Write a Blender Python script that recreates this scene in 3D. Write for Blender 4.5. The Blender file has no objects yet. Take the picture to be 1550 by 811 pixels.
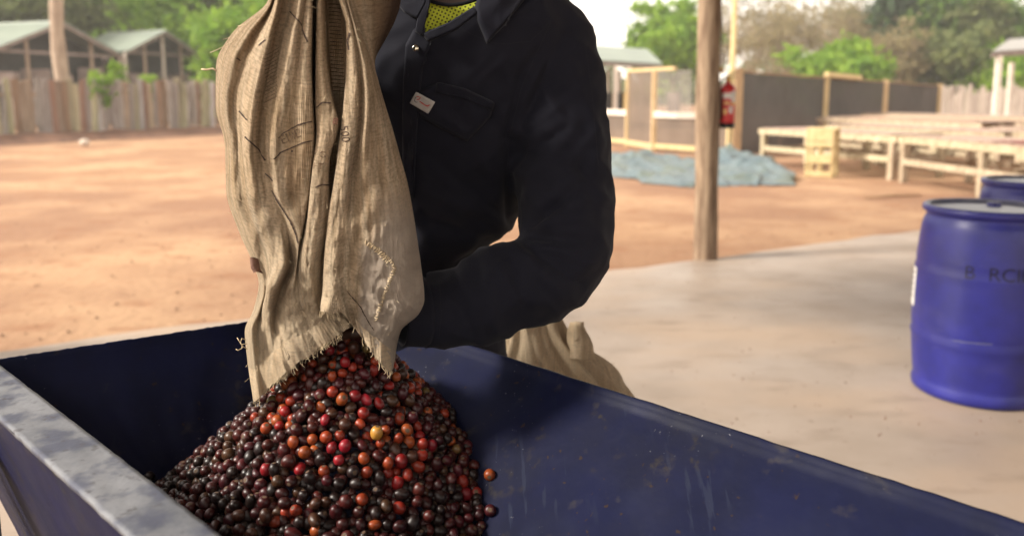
import bpy, bmesh, math, random
import numpy as np
from mathutils import Vector, Matrix, noise
from mathutils.bvhtree import BVHTree
R = math.radians
random.seed(7); rng = np.random.default_rng(7)
S = bpy.context.scene
COL = S.collection

# ------------------------------------------------------------ camera, world, sun, exposure
CAMZ = 1.42; PITCH = R(7.5); F = 1205.0; PPX = 775.0; PPY = 303.6
cd = bpy.data.cameras.new('camera'); cam = bpy.data.objects.new('camera', cd); COL.objects.link(cam)
cam.location = (0, 0, CAMZ); cam.rotation_euler = (R(90) - PITCH, 0, 0)
cd.sensor_width = 36; cd.lens = F / 1550 * 36
cd.shift_y = -(405.5 - PPY) / 1550
cd.clip_start = 0.05; cd.clip_end = 3000
cd.dof.use_dof = True; cd.dof.focus_distance = 1.25; cd.dof.aperture_fstop = 3.0
S.camera = cam
SUN_EL = R(34); SUN_AZ = R(-104)      # azimuth measured from +Y towards +X: a hazy sun stands to the left
w = bpy.data.worlds.new('World'); S.world = w; w.use_nodes = True
nt = w.node_tree; bg = nt.nodes['Background']; sky = nt.nodes.new('ShaderNodeTexSky')
sky.sky_type = 'NISHITA'; sky.sun_disc = False; sky.sun_elevation = SUN_EL; sky.sun_rotation = SUN_AZ
sky.dust_density = 1.5; sky.air_density = 1.0; sky.ozone_density = 1.0
hz = nt.nodes.new('ShaderNodeMix'); hz.data_type = 'RGBA'; hz.inputs[0].default_value = .8; hz.inputs[7].default_value = (6.9, 6.1, 5.2, 1)   # an even milky haze over the whole sky
nt.links.new(sky.outputs[0], hz.inputs[6]); nt.links.new(hz.outputs[2], bg.inputs[0]); bg.inputs[1].default_value = 0.12
sd = bpy.data.lights.new('sun', 'SUN'); sd.energy = 2.6; sd.angle = R(10); sd.color = (1, .93, .82)
sun = bpy.data.objects.new('sun', sd); COL.objects.link(sun)
sv = Vector((math.sin(SUN_AZ) * math.cos(SUN_EL), math.cos(SUN_AZ) * math.cos(SUN_EL), math.sin(SUN_EL)))
sun.rotation_euler = sv.to_track_quat('Z', 'Y').to_euler(); sun.location = sv * 30
S.view_settings.view_transform = 'Standard'; S.view_settings.look = 'None'
S.view_settings.exposure = 1.55; S.view_settings.gamma = 1
S.render.engine = 'CYCLES'

# ------------------------------------------------------------ helpers
def ray(px, py):
    v = (py - PPY) / F; u = (px - PPX) / F
    return Vector((u, math.cos(PITCH) - v * math.sin(PITCH), -math.sin(PITCH) - v * math.cos(PITCH)))
def P(px, py, d):                      # the point at forward distance d (metres along Y)
    r = ray(px, py); return Vector((0, 0, CAMZ)) + r * (d / r.y)
def G(px, py, z=0.0):                  # the point at height z
    r = ray(px, py); return Vector((0, 0, CAMZ)) + r * ((z - CAMZ) / r.z)

def link(o, parent=None):
    COL.objects.link(o)
    if parent is not None: o.parent = parent
    return o
def tag(o, label=None, cat=None, group=None, kind=None):
    if label: o['label'] = label
    if cat: o['category'] = cat
    if group: o['group'] = group
    if kind: o['kind'] = kind
    return o
def empty(name, loc, label, cat, group=None, rz=0):
    o = bpy.data.objects.new(name, None); o.location = loc; o.rotation_euler.z = rz
    o.empty_display_size = .1
    link(o); return tag(o, label, cat, group)
def mesh(name, V, Fc, mats=None, parent=None, smooth=False, mi=None, world=True):
    me = bpy.data.meshes.new(name)
    if isinstance(V, np.ndarray): V = V.tolist()
    if isinstance(Fc, np.ndarray): Fc = Fc.tolist()
    if parent is not None and world:
        M = (Matrix.Translation(parent_loc(parent)) @ Matrix.Rotation(parent_rz(parent), 4, 'Z')).inverted()
        V = [tuple(M @ Vector(v)) for v in V]
    me.from_pydata(V, [], Fc); me.update()
    if mats is not None:
        for m in (mats if isinstance(mats, (list, tuple)) else [mats]): me.materials.append(m)
    if mi is not None: me.polygons.foreach_set('material_index', np.array(mi, dtype=np.int32))
    if smooth: me.polygons.foreach_set('use_smooth', np.ones(len(me.polygons), dtype=bool))
    o = bpy.data.objects.new(name, me); return link(o, parent)
def parent_loc(p):
    v = Vector(p.location)
    if p.parent is not None: v = v + Vector(p.parent.location)
    return v
def parent_rz(p):
    return p.rotation_euler.z if p.parent is None else p.parent.rotation_euler.z
def copy_tree(o, parent=None):
    c = o.copy(); COL.objects.link(c); c.parent = parent
    for ch in list(o.children): copy_tree(ch, c)
    return c

class MB:                               # collects simple shapes for ONE mesh object
    def __init__(s): s.V = []; s.F = []; s.M = []
    def add(s, V, Fc, m=0):
        n = len(s.V); s.V += [tuple(v) for v in V]; s.F += [tuple(i + n for i in f) for f in Fc]; s.M += [m] * len(Fc); return s
    def box(s, c, d, rz=0, m=0, ax=None, bev=0):
        hx, hy, hz = d[0] / 2, d[1] / 2, d[2] / 2
        if ax is None: X, Y, Z = Vector((math.cos(rz), math.sin(rz), 0)), Vector((-math.sin(rz), math.cos(rz), 0)), Vector((0, 0, 1))
        else: X, Y, Z = ax
        c = Vector(c)
        if bev <= 0:
            V = [c + X * a * hx + Y * b * hy + Z * e * hz for a in (-1, 1) for b in (-1, 1) for e in (-1, 1)]
            return s.add(V, [(0, 1, 3, 2), (4, 6, 7, 5), (0, 4, 5, 1), (2, 3, 7, 6), (0, 2, 6, 4), (1, 5, 7, 3)], m)
        b = min(bev, hx * .9, hy * .9)
        out = [(-hx + b, -hy), (hx - b, -hy), (hx, -hy + b), (hx, hy - b), (hx - b, hy), (-hx + b, hy), (-hx, hy - b), (-hx, -hy + b)]
        V = [c + X * x + Y * y + Z * z for z in (-hz, hz) for x, y in out]
        Fc = [(i, (i + 1) % 8, 8 + (i + 1) % 8, 8 + i) for i in range(8)] + [tuple(range(7, -1, -1)), tuple(range(8, 16))]
        return s.add(V, Fc, m)
    def beam(s, a, b, wd, ht, m=0, up=Vector((0, 0, 1)), bev=0):   # a bar from a to b: wd sideways, ht along up
        a, b = Vector(a), Vector(b); Z = (b - a); L = Z.length; Z = Z.normalized()
        X = Z.cross(up)
        if X.length < 1e-4: X = Vector((1, 0, 0))
        X.normalize(); Y = Z.cross(X).normalized()
        return s.box((a + b) / 2, (wd, ht, L), ax=(X, Y, Z), m=m, bev=bev)
    def tube(s, pts, rad, n=8, m=0, caps=True):
        pts = [Vector(p) for p in pts]; rad = rad if isinstance(rad, (list, tuple)) else [rad] * len(pts)
        V = []; prev = None
        for i, p in enumerate(pts):
            t = (pts[min(i + 1, len(pts) - 1)] - pts[max(i - 1, 0)]).normalized()
            if prev is None:
                x = t.cross(Vector((0, 0, 1)))
                if x.length < .05: x = t.cross(Vector((0, 1, 0)))
            else: x = prev - t * prev.dot(t)
            x.normalize(); prev = x; y = t.cross(x)
            V += [p + (x * math.cos(2 * math.pi * k / n) + y * math.sin(2 * math.pi * k / n)) * rad[i] for k in range(n)]
        Fc = [(i * n + k, i * n + (k + 1) % n, (i + 1) * n + (k + 1) % n, (i + 1) * n + k) for i in range(len(pts) - 1) for k in range(n)]
        if caps: Fc += [tuple(range(n - 1, -1, -1)), tuple((len(pts) - 1) * n + k for k in range(n))]
        return s.add(V, Fc, m)
    def lathe(s, c, prof, n=32, m=0):
        c = Vector(c); V = []
        for r, z in prof: V += [c + Vector((r * math.cos(2 * math.pi * k / n), r * math.sin(2 * math.pi * k / n), z)) for k in range(n)]
        Fc = [(i * n + k, i * n + (k + 1) % n, (i + 1) * n + (k + 1) % n, (i + 1) * n + k) for i in range(len(prof) - 1) for k in range(n)]
        return s.add(V, Fc, m)
    def build(s, name, mats, parent=None, smooth=False, kind=None):
        o = mesh(name, s.V, s.F, mats, parent, smooth, s.M)
        if kind: o['kind'] = kind
        return o

# ------------------------------------------------------------ materials
def mat(name, c1, c2=None, scale=4, rough=.7, bump=.2, bscale=None, stretch=(1, 1, 1), spec=.4, metal=0, extra=None,
        detail=6, lo=.35, hi=.65, space='Object', trans=0, bdist=.01, sheen=0, rnd=0):
    m = bpy.data.materials.new(name); m.use_nodes = True; t = m.node_tree; N = t.nodes; L = t.links
    b = N['Principled BSDF']; b.inputs['Roughness'].default_value = rough; b.inputs['Metallic'].default_value = metal
    b.inputs['Specular IOR Level'].default_value = spec
    if sheen: b.inputs['Sheen Weight'].default_value = sheen; b.inputs['Sheen Roughness'].default_value = .5
    tc = N.new('ShaderNodeTexCoord'); mp = N.new('ShaderNodeMapping'); mp.inputs['Scale'].default_value = stretch
    L.new(tc.outputs[space], mp.inputs[0])
    vec = mp.outputs[0]
    if rnd:
        oi = N.new('ShaderNodeObjectInfo'); ad = N.new('ShaderNodeVectorMath'); ad.operation = 'ADD'
        ml = N.new('ShaderNodeVectorMath'); ml.operation = 'SCALE'; ml.inputs['Scale'].default_value = 37.0
        cx = N.new('ShaderNodeCombineXYZ'); L.new(oi.outputs['Random'], cx.inputs[0]); L.new(oi.outputs['Random'], cx.inputs[1])
        L.new(cx.outputs[0], ml.inputs[0]); L.new(vec, ad.inputs[0]); L.new(ml.outputs[0], ad.inputs[1]); vec = ad.outputs[0]
    c1 = tuple(c1) + (1,); c2 = tuple(c2 or [x * .7 for x in c1[:3]]) + (1,)
    no = N.new('ShaderNodeTexNoise'); no.inputs['Scale'].default_value = scale; no.inputs['Detail'].default_value = detail
    no.inputs['Roughness'].default_value = .6
    L.new(vec, no.inputs['Vector'])
    mr = N.new('ShaderNodeMapRange'); mr.inputs[1].default_value = lo; mr.inputs[2].default_value = hi; L.new(no.outputs[0], mr.inputs[0])
    mx = N.new('ShaderNodeMix'); mx.data_type = 'RGBA'; mx.inputs[6].default_value = c1; mx.inputs[7].default_value = c2
    L.new(mr.outputs[0], mx.inputs[0]); col = mx.outputs[2]
    if rnd:
        hs = N.new('ShaderNodeHueSaturation'); r2 = N.new('ShaderNodeMapRange'); r2.inputs[3].default_value = 1 - rnd; r2.inputs[4].default_value = 1 + rnd
        L.new(oi.outputs['Random'], r2.inputs[0]); L.new(r2.outputs[0], hs.inputs['Value']); L.new(col, hs.inputs['Color'])
        r3 = N.new('ShaderNodeMapRange'); r3.inputs[3].default_value = .49; r3.inputs[4].default_value = .515
        mm = N.new('ShaderNodeMath'); mm.operation = 'FRACT'; m7 = N.new('ShaderNodeMath'); m7.operation = 'MULTIPLY'; m7.inputs[1].default_value = 7.3
        L.new(oi.outputs['Random'], m7.inputs[0]); L.new(m7.outputs[0], mm.inputs[0]); L.new(mm.outputs[0], r3.inputs[0]); L.new(r3.outputs[0], hs.inputs['Hue'])
        col = hs.outputs[0]
    bh = None
    if bump:
        n2 = N.new('ShaderNodeTexNoise'); n2.inputs['Scale'].default_value = bscale or scale * 5; n2.inputs['Detail'].default_value = 5
        L.new(vec, n2.inputs['Vector'])
        bp = N.new('ShaderNodeBump'); bp.inputs['Strength'].default_value = bump; bp.inputs['Distance'].default_value = bdist
        L.new(n2.outputs[0], bp.inputs['Height']); L.new(bp.outputs[0], b.inputs['Normal'])
    if extra: col = extra(N, L, vec, col, b)
    L.new(col, b.inputs['Base Color'])
    if trans:
        tr = N.new('ShaderNodeBsdfTranslucent'); L.new(col, tr.inputs[0]); ms = N.new('ShaderNodeMixShader'); ms.inputs[0].default_value = trans
        L.new(b.outputs[0], ms.inputs[1]); L.new(tr.outputs[0], ms.inputs[2]); L.new(ms.outputs[0], N['Material Output'].inputs[0])
    return m
def node_noise(N, L, vec, scale, detail=4, lo=.4, hi=.6, sc=None):
    if sc:
        mp = N.new('ShaderNodeMapping'); mp.inputs['Scale'].default_value = sc; L.new(vec, mp.inputs[0]); vec = mp.outputs[0]
    n = N.new('ShaderNodeTexNoise'); n.inputs['Scale'].default_value = scale; n.inputs['Detail'].default_value = detail; L.new(vec, n.inputs['Vector'])
    r = N.new('ShaderNodeMapRange'); r.inputs[1].default_value = lo; r.inputs[2].default_value = hi; L.new(n.outputs[0], r.inputs[0]); return r.outputs[0]
def node_mix(N, L, fac, a, b):
    m = N.new('ShaderNodeMix'); m.data_type = 'RGBA'; L.new(fac, m.inputs[0])
    for i, v in ((6, a), (7, b)):
        if isinstance(v, tuple): m.inputs[i].default_value = v + (1,)
        else: L.new(v, m.inputs[i])
    return m.outputs[2]
def node_mul(N, L, a, k):
    m = N.new('ShaderNodeMath'); m.operation = 'MULTIPLY'; L.new(a, m.inputs[0])
    if isinstance(k, float): m.inputs[1].default_value = k
    else: L.new(k, m.inputs[1])
    return m.outputs[0]

def ex_dirt(N, L, vec, col, b):
    a = node_noise(N, L, vec, .16, 5, .45, .6); col = node_mix(N, L, node_mul(N, L, a, .8), (.235, .135, .085), col)
    a = node_noise(N, L, vec, .5, 6, .45, .62); col = node_mix(N, L, node_mul(N, L, a, .6), col, (.42, .275, .165))
    c = node_noise(N, L, vec, 2.2, 8, .54, .68, (1, 1.6, 1)); col = node_mix(N, L, node_mul(N, L, c, .65), col, (.23, .115, .065))
    d = node_noise(N, L, vec, 9, 5, .6, .75); return node_mix(N, L, node_mul(N, L, d, .5), col, (.17, .09, .055))
def ex_conc(N, L, vec, col, b):
    a = node_noise(N, L, vec, .6, 5, .45, .62, (1, 2, 1)); col = node_mix(N, L, node_mul(N, L, a, .75), col, (.34, .25, .18))
    d = node_noise(N, L, vec, 2.6, 6, .55, .7, (1, 2.5, 1)); col = node_mix(N, L, node_mul(N, L, d, .5), col, (.18, .135, .10))
    e = node_noise(N, L, vec, 30, 3, .66, .72); col = node_mix(N, L, node_mul(N, L, e, .5), col, (.15, .10, .08))
    rr = node_noise(N, L, vec, 1.2, 5, .3, .7); r = N.new('ShaderNodeMapRange'); r.inputs[3].default_value = .42; r.inputs[4].default_value = .75
    L.new(rr, r.inputs[0]); L.new(r.outputs[0], b.inputs['Roughness']); return col
def ex_blue(N, L, vec, col, b):
    q1 = node_noise(N, L, vec, 9, 5, .60, .64, (9, 1, 1)); q2 = node_noise(N, L, vec, 4, 3, .52, .6); col = node_mix(N, L, node_mul(N, L, q1, q2), col, (.010, .013, .032))
    d = node_noise(N, L, vec, 5, 7, .5, .75); col = node_mix(N, L, node_mul(N, L, d, .38), col, (.011, .011, .018))
    s = node_noise(N, L, vec, 170, 2, .70, .78); msk = node_noise(N, L, vec, 7, 4, .52, .66)
    col = node_mix(N, L, node_mul(N, L, s, msk), col, (.16, .16, .18))
    s2 = node_noise(N, L, vec, 70, 2, .70, .735); col = node_mix(N, L, node_mul(N, L, s2, .8), col, (.026, .015, .010))
    s4 = node_noise(N, L, vec, 16, 6, .52, .75, (1, 1, .12)); col = node_mix(N, L, node_mul(N, L, s4, .30), col, (.010, .013, .032))
    s5 = node_noise(N, L, vec, 5, 7, .56, .62); s6 = node_noise(N, L, vec, 38, 4, .56, .66); col = node_mix(N, L, node_mul(N, L, s5, s6), col, (.022, .018, .016))
    s3 = node_noise(N, L, vec, 22, 4, .64, .72); col = node_mix(N, L, node_mul(N, L, s3, .3), col, (.05, .042, .03))
    rr = node_noise(N, L, vec, 6, 5, .3, .7); r = N.new('ShaderNodeMapRange'); r.inputs[3].default_value = .48; r.inputs[4].default_value = .72
    L.new(rr, r.inputs[0]); L.new(r.outputs[0], b.inputs['Roughness']); return col
def ex_flange(N, L, vec, col, b):
    s = node_noise(N, L, vec, 18, 8, .5, .62); col = node_mix(N, L, node_mul(N, L, s, .75), col, (.05, .055, .085))
    s = node_noise(N, L, vec, 60, 4, .6, .7); return node_mix(N, L, node_mul(N, L, s, .7), col, (.05, .045, .05))

M = {}
M['dirt'] = mat('dirt', (.35, .215, .125), (.27, .155, .09), 1.3, .95, .5, 14, spec=.1, extra=ex_dirt, bdist=.03)
M['bank'] = mat('bank_soil', (.17, .095, .065), (.10, .06, .045), 2.5, .95, .7, 9, spec=.1, bdist=.05)
M['concrete'] = mat('concrete', (.32, .26, .215), (.25, .20, .16), 1.5, .6, .18, 60, extra=ex_conc, bdist=.004)
M['blue_steel'] = mat('blue_painted_steel', (.0040, .0058, .029), (.0027, .0040, .017), 7, .45, .25, 60, spec=.09, extra=ex_blue, bdist=.002)
M['blue_side'] = mat('blue_painted_side', (.006, .0065, .034), (.008, .008, .026), 20, .55, .3, 200, spec=.08, extra=ex_blue, bdist=.002)
M['flange'] = mat('worn_flange_steel', (.165, .17, .185), (.085, .09, .105), 9, .6, .4, 90, spec=.22, extra=ex_flange, bdist=.002)
M['steel_dark'] = mat('dark_steel', (.05, .05, .06), None, 10, .5, .2)
M['cloth'] = mat('navy_cotton', (.0036, .0040, .0105), (.0050, .0052, .012), 12, .85, .55, 900, spec=.25, bdist=.0006, sheen=.03)
M['cloth_in'] = mat('navy_cotton_inside', (.006, .006, .009), None, 12, .9, .2, 500, spec=.2, bdist=.0005)
M['thread_dark'] = mat('navy_stitching', (.012, .012, .018), None, 12, .9, 0)
M['skin'] = mat('dark_skin', (.075, .035, .022), (.055, .025, .016), 14, .5, .25, 160, bdist=.0008)
M['hair'] = mat('black_hair', (.008, .007, .006), None, 60, .8, .8, 300, bdist=.002)
M['eye'] = mat('eye_white', (.6, .57, .5), None, 5, .3, 0)
M['patch_cloth'] = mat('patch_cloth', (.42, .40, .38), (.36, .34, .32), 60, .8, .2)
M['white'] = mat('white_plastic', (.75, .74, .70), (.62, .6, .56), 20, .4, .05)
M['button'] = mat('metal_snap', (.75, .70, .55), None, 20, .2, 0, metal=1)
M['red_print'] = mat('red_print', (.5, .03, .02), None, 20, .5, 0)
M['grey_print'] = mat('grey_print', (.12, .12, .14), None, 20, .5, 0)
def wood(name, c1, c2, st=(8, 8, .6), rnd=.0, sc=3, rough=.8): return mat(name, c1, c2, sc, rough, .5, sc * 4, stretch=st, spec=.2, bdist=.01, rnd=rnd, detail=8, lo=.38, hi=.62)
M['post'] = wood('round_post_wood', (.34, .25, .17), (.14, .09, .06), (9, 9, .8))
M['paling'] = wood('weathered_paling', (.36, .29, .25), (.22, .15, .12), (8, 8, .5), .34)
M['paling_far'] = wood('far_paling', (.42, .36, .31), (.30, .24, .20), (8, 8, .5), .2)
M['pine'] = wood('pale_pine', (.60, .45, .26), (.50, .35, .18), (6, 6, 1), .08)
M['rail_white'] = wood('pale_rail', (.68, .62, .55), (.58, .50, .42), (2, 2, 2))
M['bench_wood'] = wood('bench_wood', (.46, .37, .26), (.31, .235, .16), (4, 4, 2), .14)
M['bench_top'] = wood('bench_top', (.40, .30, .24), (.27, .18, .14), (2, 6, 2), .12)
M['stool_wood'] = wood('stool_wood', (.56, .44, .24), (.45, .34, .17), (4, 4, 2))
M['brown_pole'] = wood('brown_pole', (.34, .22, .12), (.22, .14, .08), (8, 8, .8))
M['roof_green'] = mat('pale_green_roof', (.19, .225, .18), (.15, .18, .15), 1, .5, .1)
M['roof_tin'] = mat('tin_roof', (.24, .235, .22), (.18, .16, .14), 1, .5, .1)
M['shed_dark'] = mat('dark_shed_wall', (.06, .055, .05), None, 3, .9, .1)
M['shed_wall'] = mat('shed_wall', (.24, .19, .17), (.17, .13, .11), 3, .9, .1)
M['tarp'] = mat('blue_grey_tarp', (.062, .095, .11), (.11, .145, .15), 2.2, .5, .5, 7, extra=lambda N, L, v, c, b: node_mix(N, L, node_mul(N, L, node_noise(N, L, v, 1.6, 5, .5, .64), .8), c, (.09, .11, .08)), bdist=.03)
M['barrel'] = mat('blue_plastic_barrel', (.016, .018, .19), (.010, .012, .12), 6, .38, .12, 25, spec=.5, bdist=.004,
                  extra=lambda N, L, v, c, b: node_mix(N, L, node_mul(N, L, node_noise(N, L, v, 5, 7, .52, .75, (1, 1, 2)), .12), c, (.10, .09, .16)))
M['barrel_print'] = mat('barrel_print', (.005, .005, .035), None, 6, .5, 0)
M['barrel_lid'] = mat('barrel_lid', (.16, .17, .22), (.11, .12, .18), 8, .3, .1)
M['label'] = mat('paper_label', (.7, .68, .66), (.6, .58, .55), 12, .6, .1)
M['red'] = mat('red_enamel', (.55, .012, .016), (.45, .01, .014), 10, .3, 0, spec=.6)
M['black'] = mat('black_rubber', (.012, .012, .012), None, 10, .5, 0)
M['brass'] = mat('brass', (.55, .33, .10), None, 10, .3, 0, metal=.8)
M['yellow_print'] = mat('yellow_print', (.75, .55, .2), None, 20, .5, 0)
M['bark'] = mat('pale_bark', (.40, .31, .23), (.25, .18, .13), 3, .9, .6, 12, stretch=(2, 2, .6), bdist=.03)
M['bark_dark'] = mat('dark_bark', (.16, .12, .09), (.09, .07, .05), 3, .9, .6, 12, stretch=(2, 2, .6), bdist=.03)
def leafm(n, a, b_, t=.4): return mat(n, a, b_, .8, .6, 0, spec=.2, trans=t, detail=3, lo=.4, hi=.6)
M['leaf_bright'] = leafm('bright_leaves', (.26, .40, .04), (.14, .26, .03), .5)
M['leaf_mid'] = leafm('mid_leaves', (.13, .21, .03), (.06, .12, .02))
M['leaf_dark'] = leafm('dark_leaves', (.045, .085, .03), (.03, .06, .025))
M['leaf_tan'] = leafm('dry_leaves', (.30, .25, .13), (.20, .16, .08))
M['leaf_olive'] = leafm('olive_leaves', (.16, .18, .06), (.10, .13, .045))
M['stone'] = mat('pale_stone', (.55, .48, .4), (.4, .33, .27), 10, .9, .3)

# mesh screen: dark shade netting, a fine weave with real holes in the cloth
def screen(name, col, open_):
    m = bpy.data.materials.new(name); m.use_nodes = True; N = m.node_tree.nodes; L = m.node_tree.links; b = N['Principled BSDF']
    tc = N.new('ShaderNodeTexCoord'); f = node_noise(N, L, tc.outputs['Object'], 2, 4, .3, .7)
    L.new(node_mix(N, L, f, col, tuple(x * 1.35 for x in col)), b.inputs['Base Color']); b.inputs['Roughness'].default_value = .9
    tr = N.new('ShaderNodeBsdfTransparent'); ms = N.new('ShaderNodeMixShader'); ms.inputs[0].default_value = open_
    L.new(b.outputs[0], ms.inputs[1]); L.new(tr.outputs[0], ms.inputs[2]); L.new(ms.outputs[0], N['Material Output'].inputs[0]); return m
M['net_dark'] = screen('dark_shade_net', (.050, .042, .038), .04)
M['net_brown'] = screen('brown_shade_net', (.11, .082, .063), .10)
M['net_thin'] = screen('thin_shade_net', (.2, .18, .16), .55)
# ------------------------------------------------------------ setting: ground, slab, bank
def grid(nx, ny, fn):
    V = [fn(i / (nx - 1), j / (ny - 1)) for j in range(ny) for i in range(nx)]
    Fc = [(j * nx + i, j * nx + i + 1, (j + 1) * nx + i + 1, (j + 1) * nx + i) for j in range(ny - 1) for i in range(nx - 1)]
    return V, Fc
GZ = -.045                                # dirt level; the slab top is z = 0
gx = sorted(set([-900, -400, -200, -100] + list(np.linspace(-60, 60, 150)) + [100, 200, 400, 900]))
gy = sorted(set([-300, -100, -50] + list(np.linspace(-20, 70, 170)) + [90, 130, 200, 400, 900]))
def gz(x, y):
    if abs(x) > 60 or y > 60 or y < -15: return GZ
    k = noise.noise(Vector((x * .9, y * .9, 0))) * .012 + noise.noise(Vector((x * 3, y * 3, 4))) * .008
    return GZ + k
V = [(x, y, gz(x, y)) for y in gy for x in gx]; nx = len(gx)
Fc = [(j * nx + i, j * nx + i + 1, (j + 1) * nx + i + 1, (j + 1) * nx + i) for j in range(len(gy) - 1) for i in range(nx - 1)]
mesh('ground', V, Fc, M['dirt'], smooth=True)['kind'] = 'structure'
# concrete slab: its far edge runs behind the hopper and out to the right
e0 = G(0, 530, 0); e1 = G(1385, 350, 0); ed = (e1 - e0).normalized(); en = Vector((-ed.y, ed.x, 0))
q0 = e0 - ed * 7; q1 = e1 + ed * 6
mb = MB(); n = 90
top = []
for i in range(n + 1):
    p = q0.lerp(q1, i / n) + en * (noise.noise(Vector((i * .35, 0, 0))) * .10 + noise.noise(Vector((i * 1.4, 5, 0))) * .04); top.append(p)
back = [p - en * 14 for p in top]
Vv = [(p.x, p.y, 0) for p in top] + [(p.x, p.y, 0) for p in back] + [(p.x + en.x * .02, p.y + en.y * .02, -.12) for p in top]
Ff = [(n + 1 + i, n + 2 + i, i + 1, i) for i in range(n)] + [(i, i + 1, 2 * n + 3 + i, 2 * n + 2 + i) for i in range(n)]
mesh('concrete_floor', Vv, Ff, M['concrete'])['kind'] = 'structure'
# bank of dark soil along the foot of the fence
fa = G(0, 214, GZ); fb = G(335, 199, GZ); fdir = (fb - fa).normalized(); fn_ = Vector((fdir.y, -fdir.x, 0))
if fn_.y > 0: fn_ = -fn_
fs = fa - fdir * 5; fe = fb + fdir * 9; fl = (fe - fs).length
def bankf(u, v):
    p = fs + fdir * (u * fl) + fn_ * (-.5 + v * (3.1 + .5 * noise.noise(Vector((u * 14, 0, 0)))))
    h = .26 * math.sin(math.pi * min(1, v * .9 + .1)) * (1 + .5 * noise.noise(Vector((p.x, p.y, 0)))) + .04 * noise.noise(Vector((p.x * 4, p.y * 4, 1)))
    return (p.x, p.y, GZ - .03 + max(0, h))
V, Fc = grid(160, 14, bankf); mesh('earth_bank', V, Fc, M['bank'], smooth=True)['kind'] = 'structure'

# ------------------------------------------------------------ open shed roof overhead (unseen; reach and rear slope shaped for shade) and its posts
def pole(name, x, y, z0, z1, r, m, label, cat, group=None, wob=.02, n=14):
    t = empty(name, (x, y, z0), label, cat, group); mb = MB(); pts = []; rad = []
    for i in range(26):
        k = i / 25; pts.append((x + wob * math.sin(k * 5 + x), y + wob * math.cos(k * 4 + y), z0 + (z1 - z0) * k)); rad.append(r * (1.06 - .12 * k + .035 * math.sin(k * 21) + .02 * math.sin(k * 47)))
    mb.tube(pts, rad, n); mb.build('shaft', m, t, True); return t
pb = G(1065, 391, 0)
post = pole('wooden_post', pb.x, pb.y, -.3, 3.75, .100, M['post'], 'tall round wooden post at the slab edge carrying the fire extinguisher', 'post')
roof = empty('shed_roof', (1, 3, 3.7), 'unseen tin roof of the open working shed above the hopper, shaped for shade', 'roof')
mb = MB(); ra = Vector((pb.x, pb.y, 0)) - ed * 5.8 + en * .35; rb = Vector((pb.x, pb.y, 0)) + ed * 8 + en * .35; L = (rb - ra).length
nn = 260; Vr = []
for i in range(nn + 1):
    p = ra.lerp(rb, i / nn); z = 3.86 + .018 * math.sin(i * 1.9)
    Vr += [(p.x, p.y, z), (p.x - en.x * 5, p.y - en.y * 5, z - .3), (p.x - en.x * 10, p.y - en.y * 10, z - .6)]
Fr = [(i * 3 + k, i * 3 + 3 + k, i * 3 + 4 + k, i * 3 + 1 + k) for i in range(nn) for k in (0, 1)]
mesh('roof_sheet', Vr, Fr, M['roof_tin'], roof)
for k in range(9):
    p = ra.lerp(rb, (k + .3) / 9)
    for a, b in ((0, 5), (5, 9.9)):
        za, zb = (3.78, 3.48) if a == 0 else (3.48, 3.19)
        MB().beam((p.x - en.x * a, p.y - en.y * a, za - .06), (p.x - en.x * b, p.y - en.y * b, zb - .06), .06, .12).build('rafter', M['brown_pole'], roof)
MB().beam(ra - en * .35 + Vector((0, 0, 3.76)), rb - en * .35 + Vector((0, 0, 3.76)), .08, .1).build('wall_plate', M['brown_pole'], roof)
for off, back, lab in ((-5.7, 0, 'round wooden post at the front left corner of the open working shed'), (7.4, 0, 'round wooden post at the right-hand corner of the open working shed'), (7.4, 9.4, 'round wooden post at the rear right corner of the open shed'), (-5.7, 9.4, 'round wooden post at the rear left corner of the open shed')):
    p = Vector((pb.x, pb.y, 0)) + ed * off - en * back
    pole('wooden_post', p.x, p.y, -.3, 3.7 if back == 0 else 3.2, .10, M['post'], lab, 'post')

# ------------------------------------------------------------ hopper
RZ = .95
pA1, pA2 = G(0, 543, RZ), G(375, 487, RZ); pR1, pR2 = G(800, 551, RZ), G(1550, 791, RZ); pN1, pN2 = G(0, 557, RZ), G(320, 806, RZ)
def isect(a, b, c, d):
    r = b - a; s_ = d - c; k = ((c - a).x * s_.y - (c - a).y * s_.x) / (r.x * s_.y - r.y * s_.x); return a + r * k
A = isect(pA1, pA2, pR1, pR2); B = isect(pA1, pA2, pN1, pN2)
dR = (pR2 - pR1).normalized(); dN = (pN2 - pN1).normalized(); dA = (A - B).normalized()
C = A + dR * 2.0; D = B + dN * 2.0
nR = Vector((dR.y, -dR.x, 0)); nR = nR if nR.dot(B - A) > 0 else -nR        # inward from the right-hand wall
nN = -Vector((dN.y, -dN.x, 0)); nN = nN if nN.dot(A - B) > 0 else -nN
nE = Vector((dA.y, -dA.x, 0)); nE = nE if nE.dot(C - A) > 0 else -nE
print('hopper', A, B, dR, dN, 'n', nR, nN, nE)
cen = (A + B + C + D) / 4
hop = empty('steel_hopper', (cen.x, cen.y, 0), 'big dark blue painted steel hopper receiving the coffee cherries', 'hopper')
def inset(p, q, ns, depth, kx):            # wall profile: a short upright lip, then a slope inwards
    return p
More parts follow.
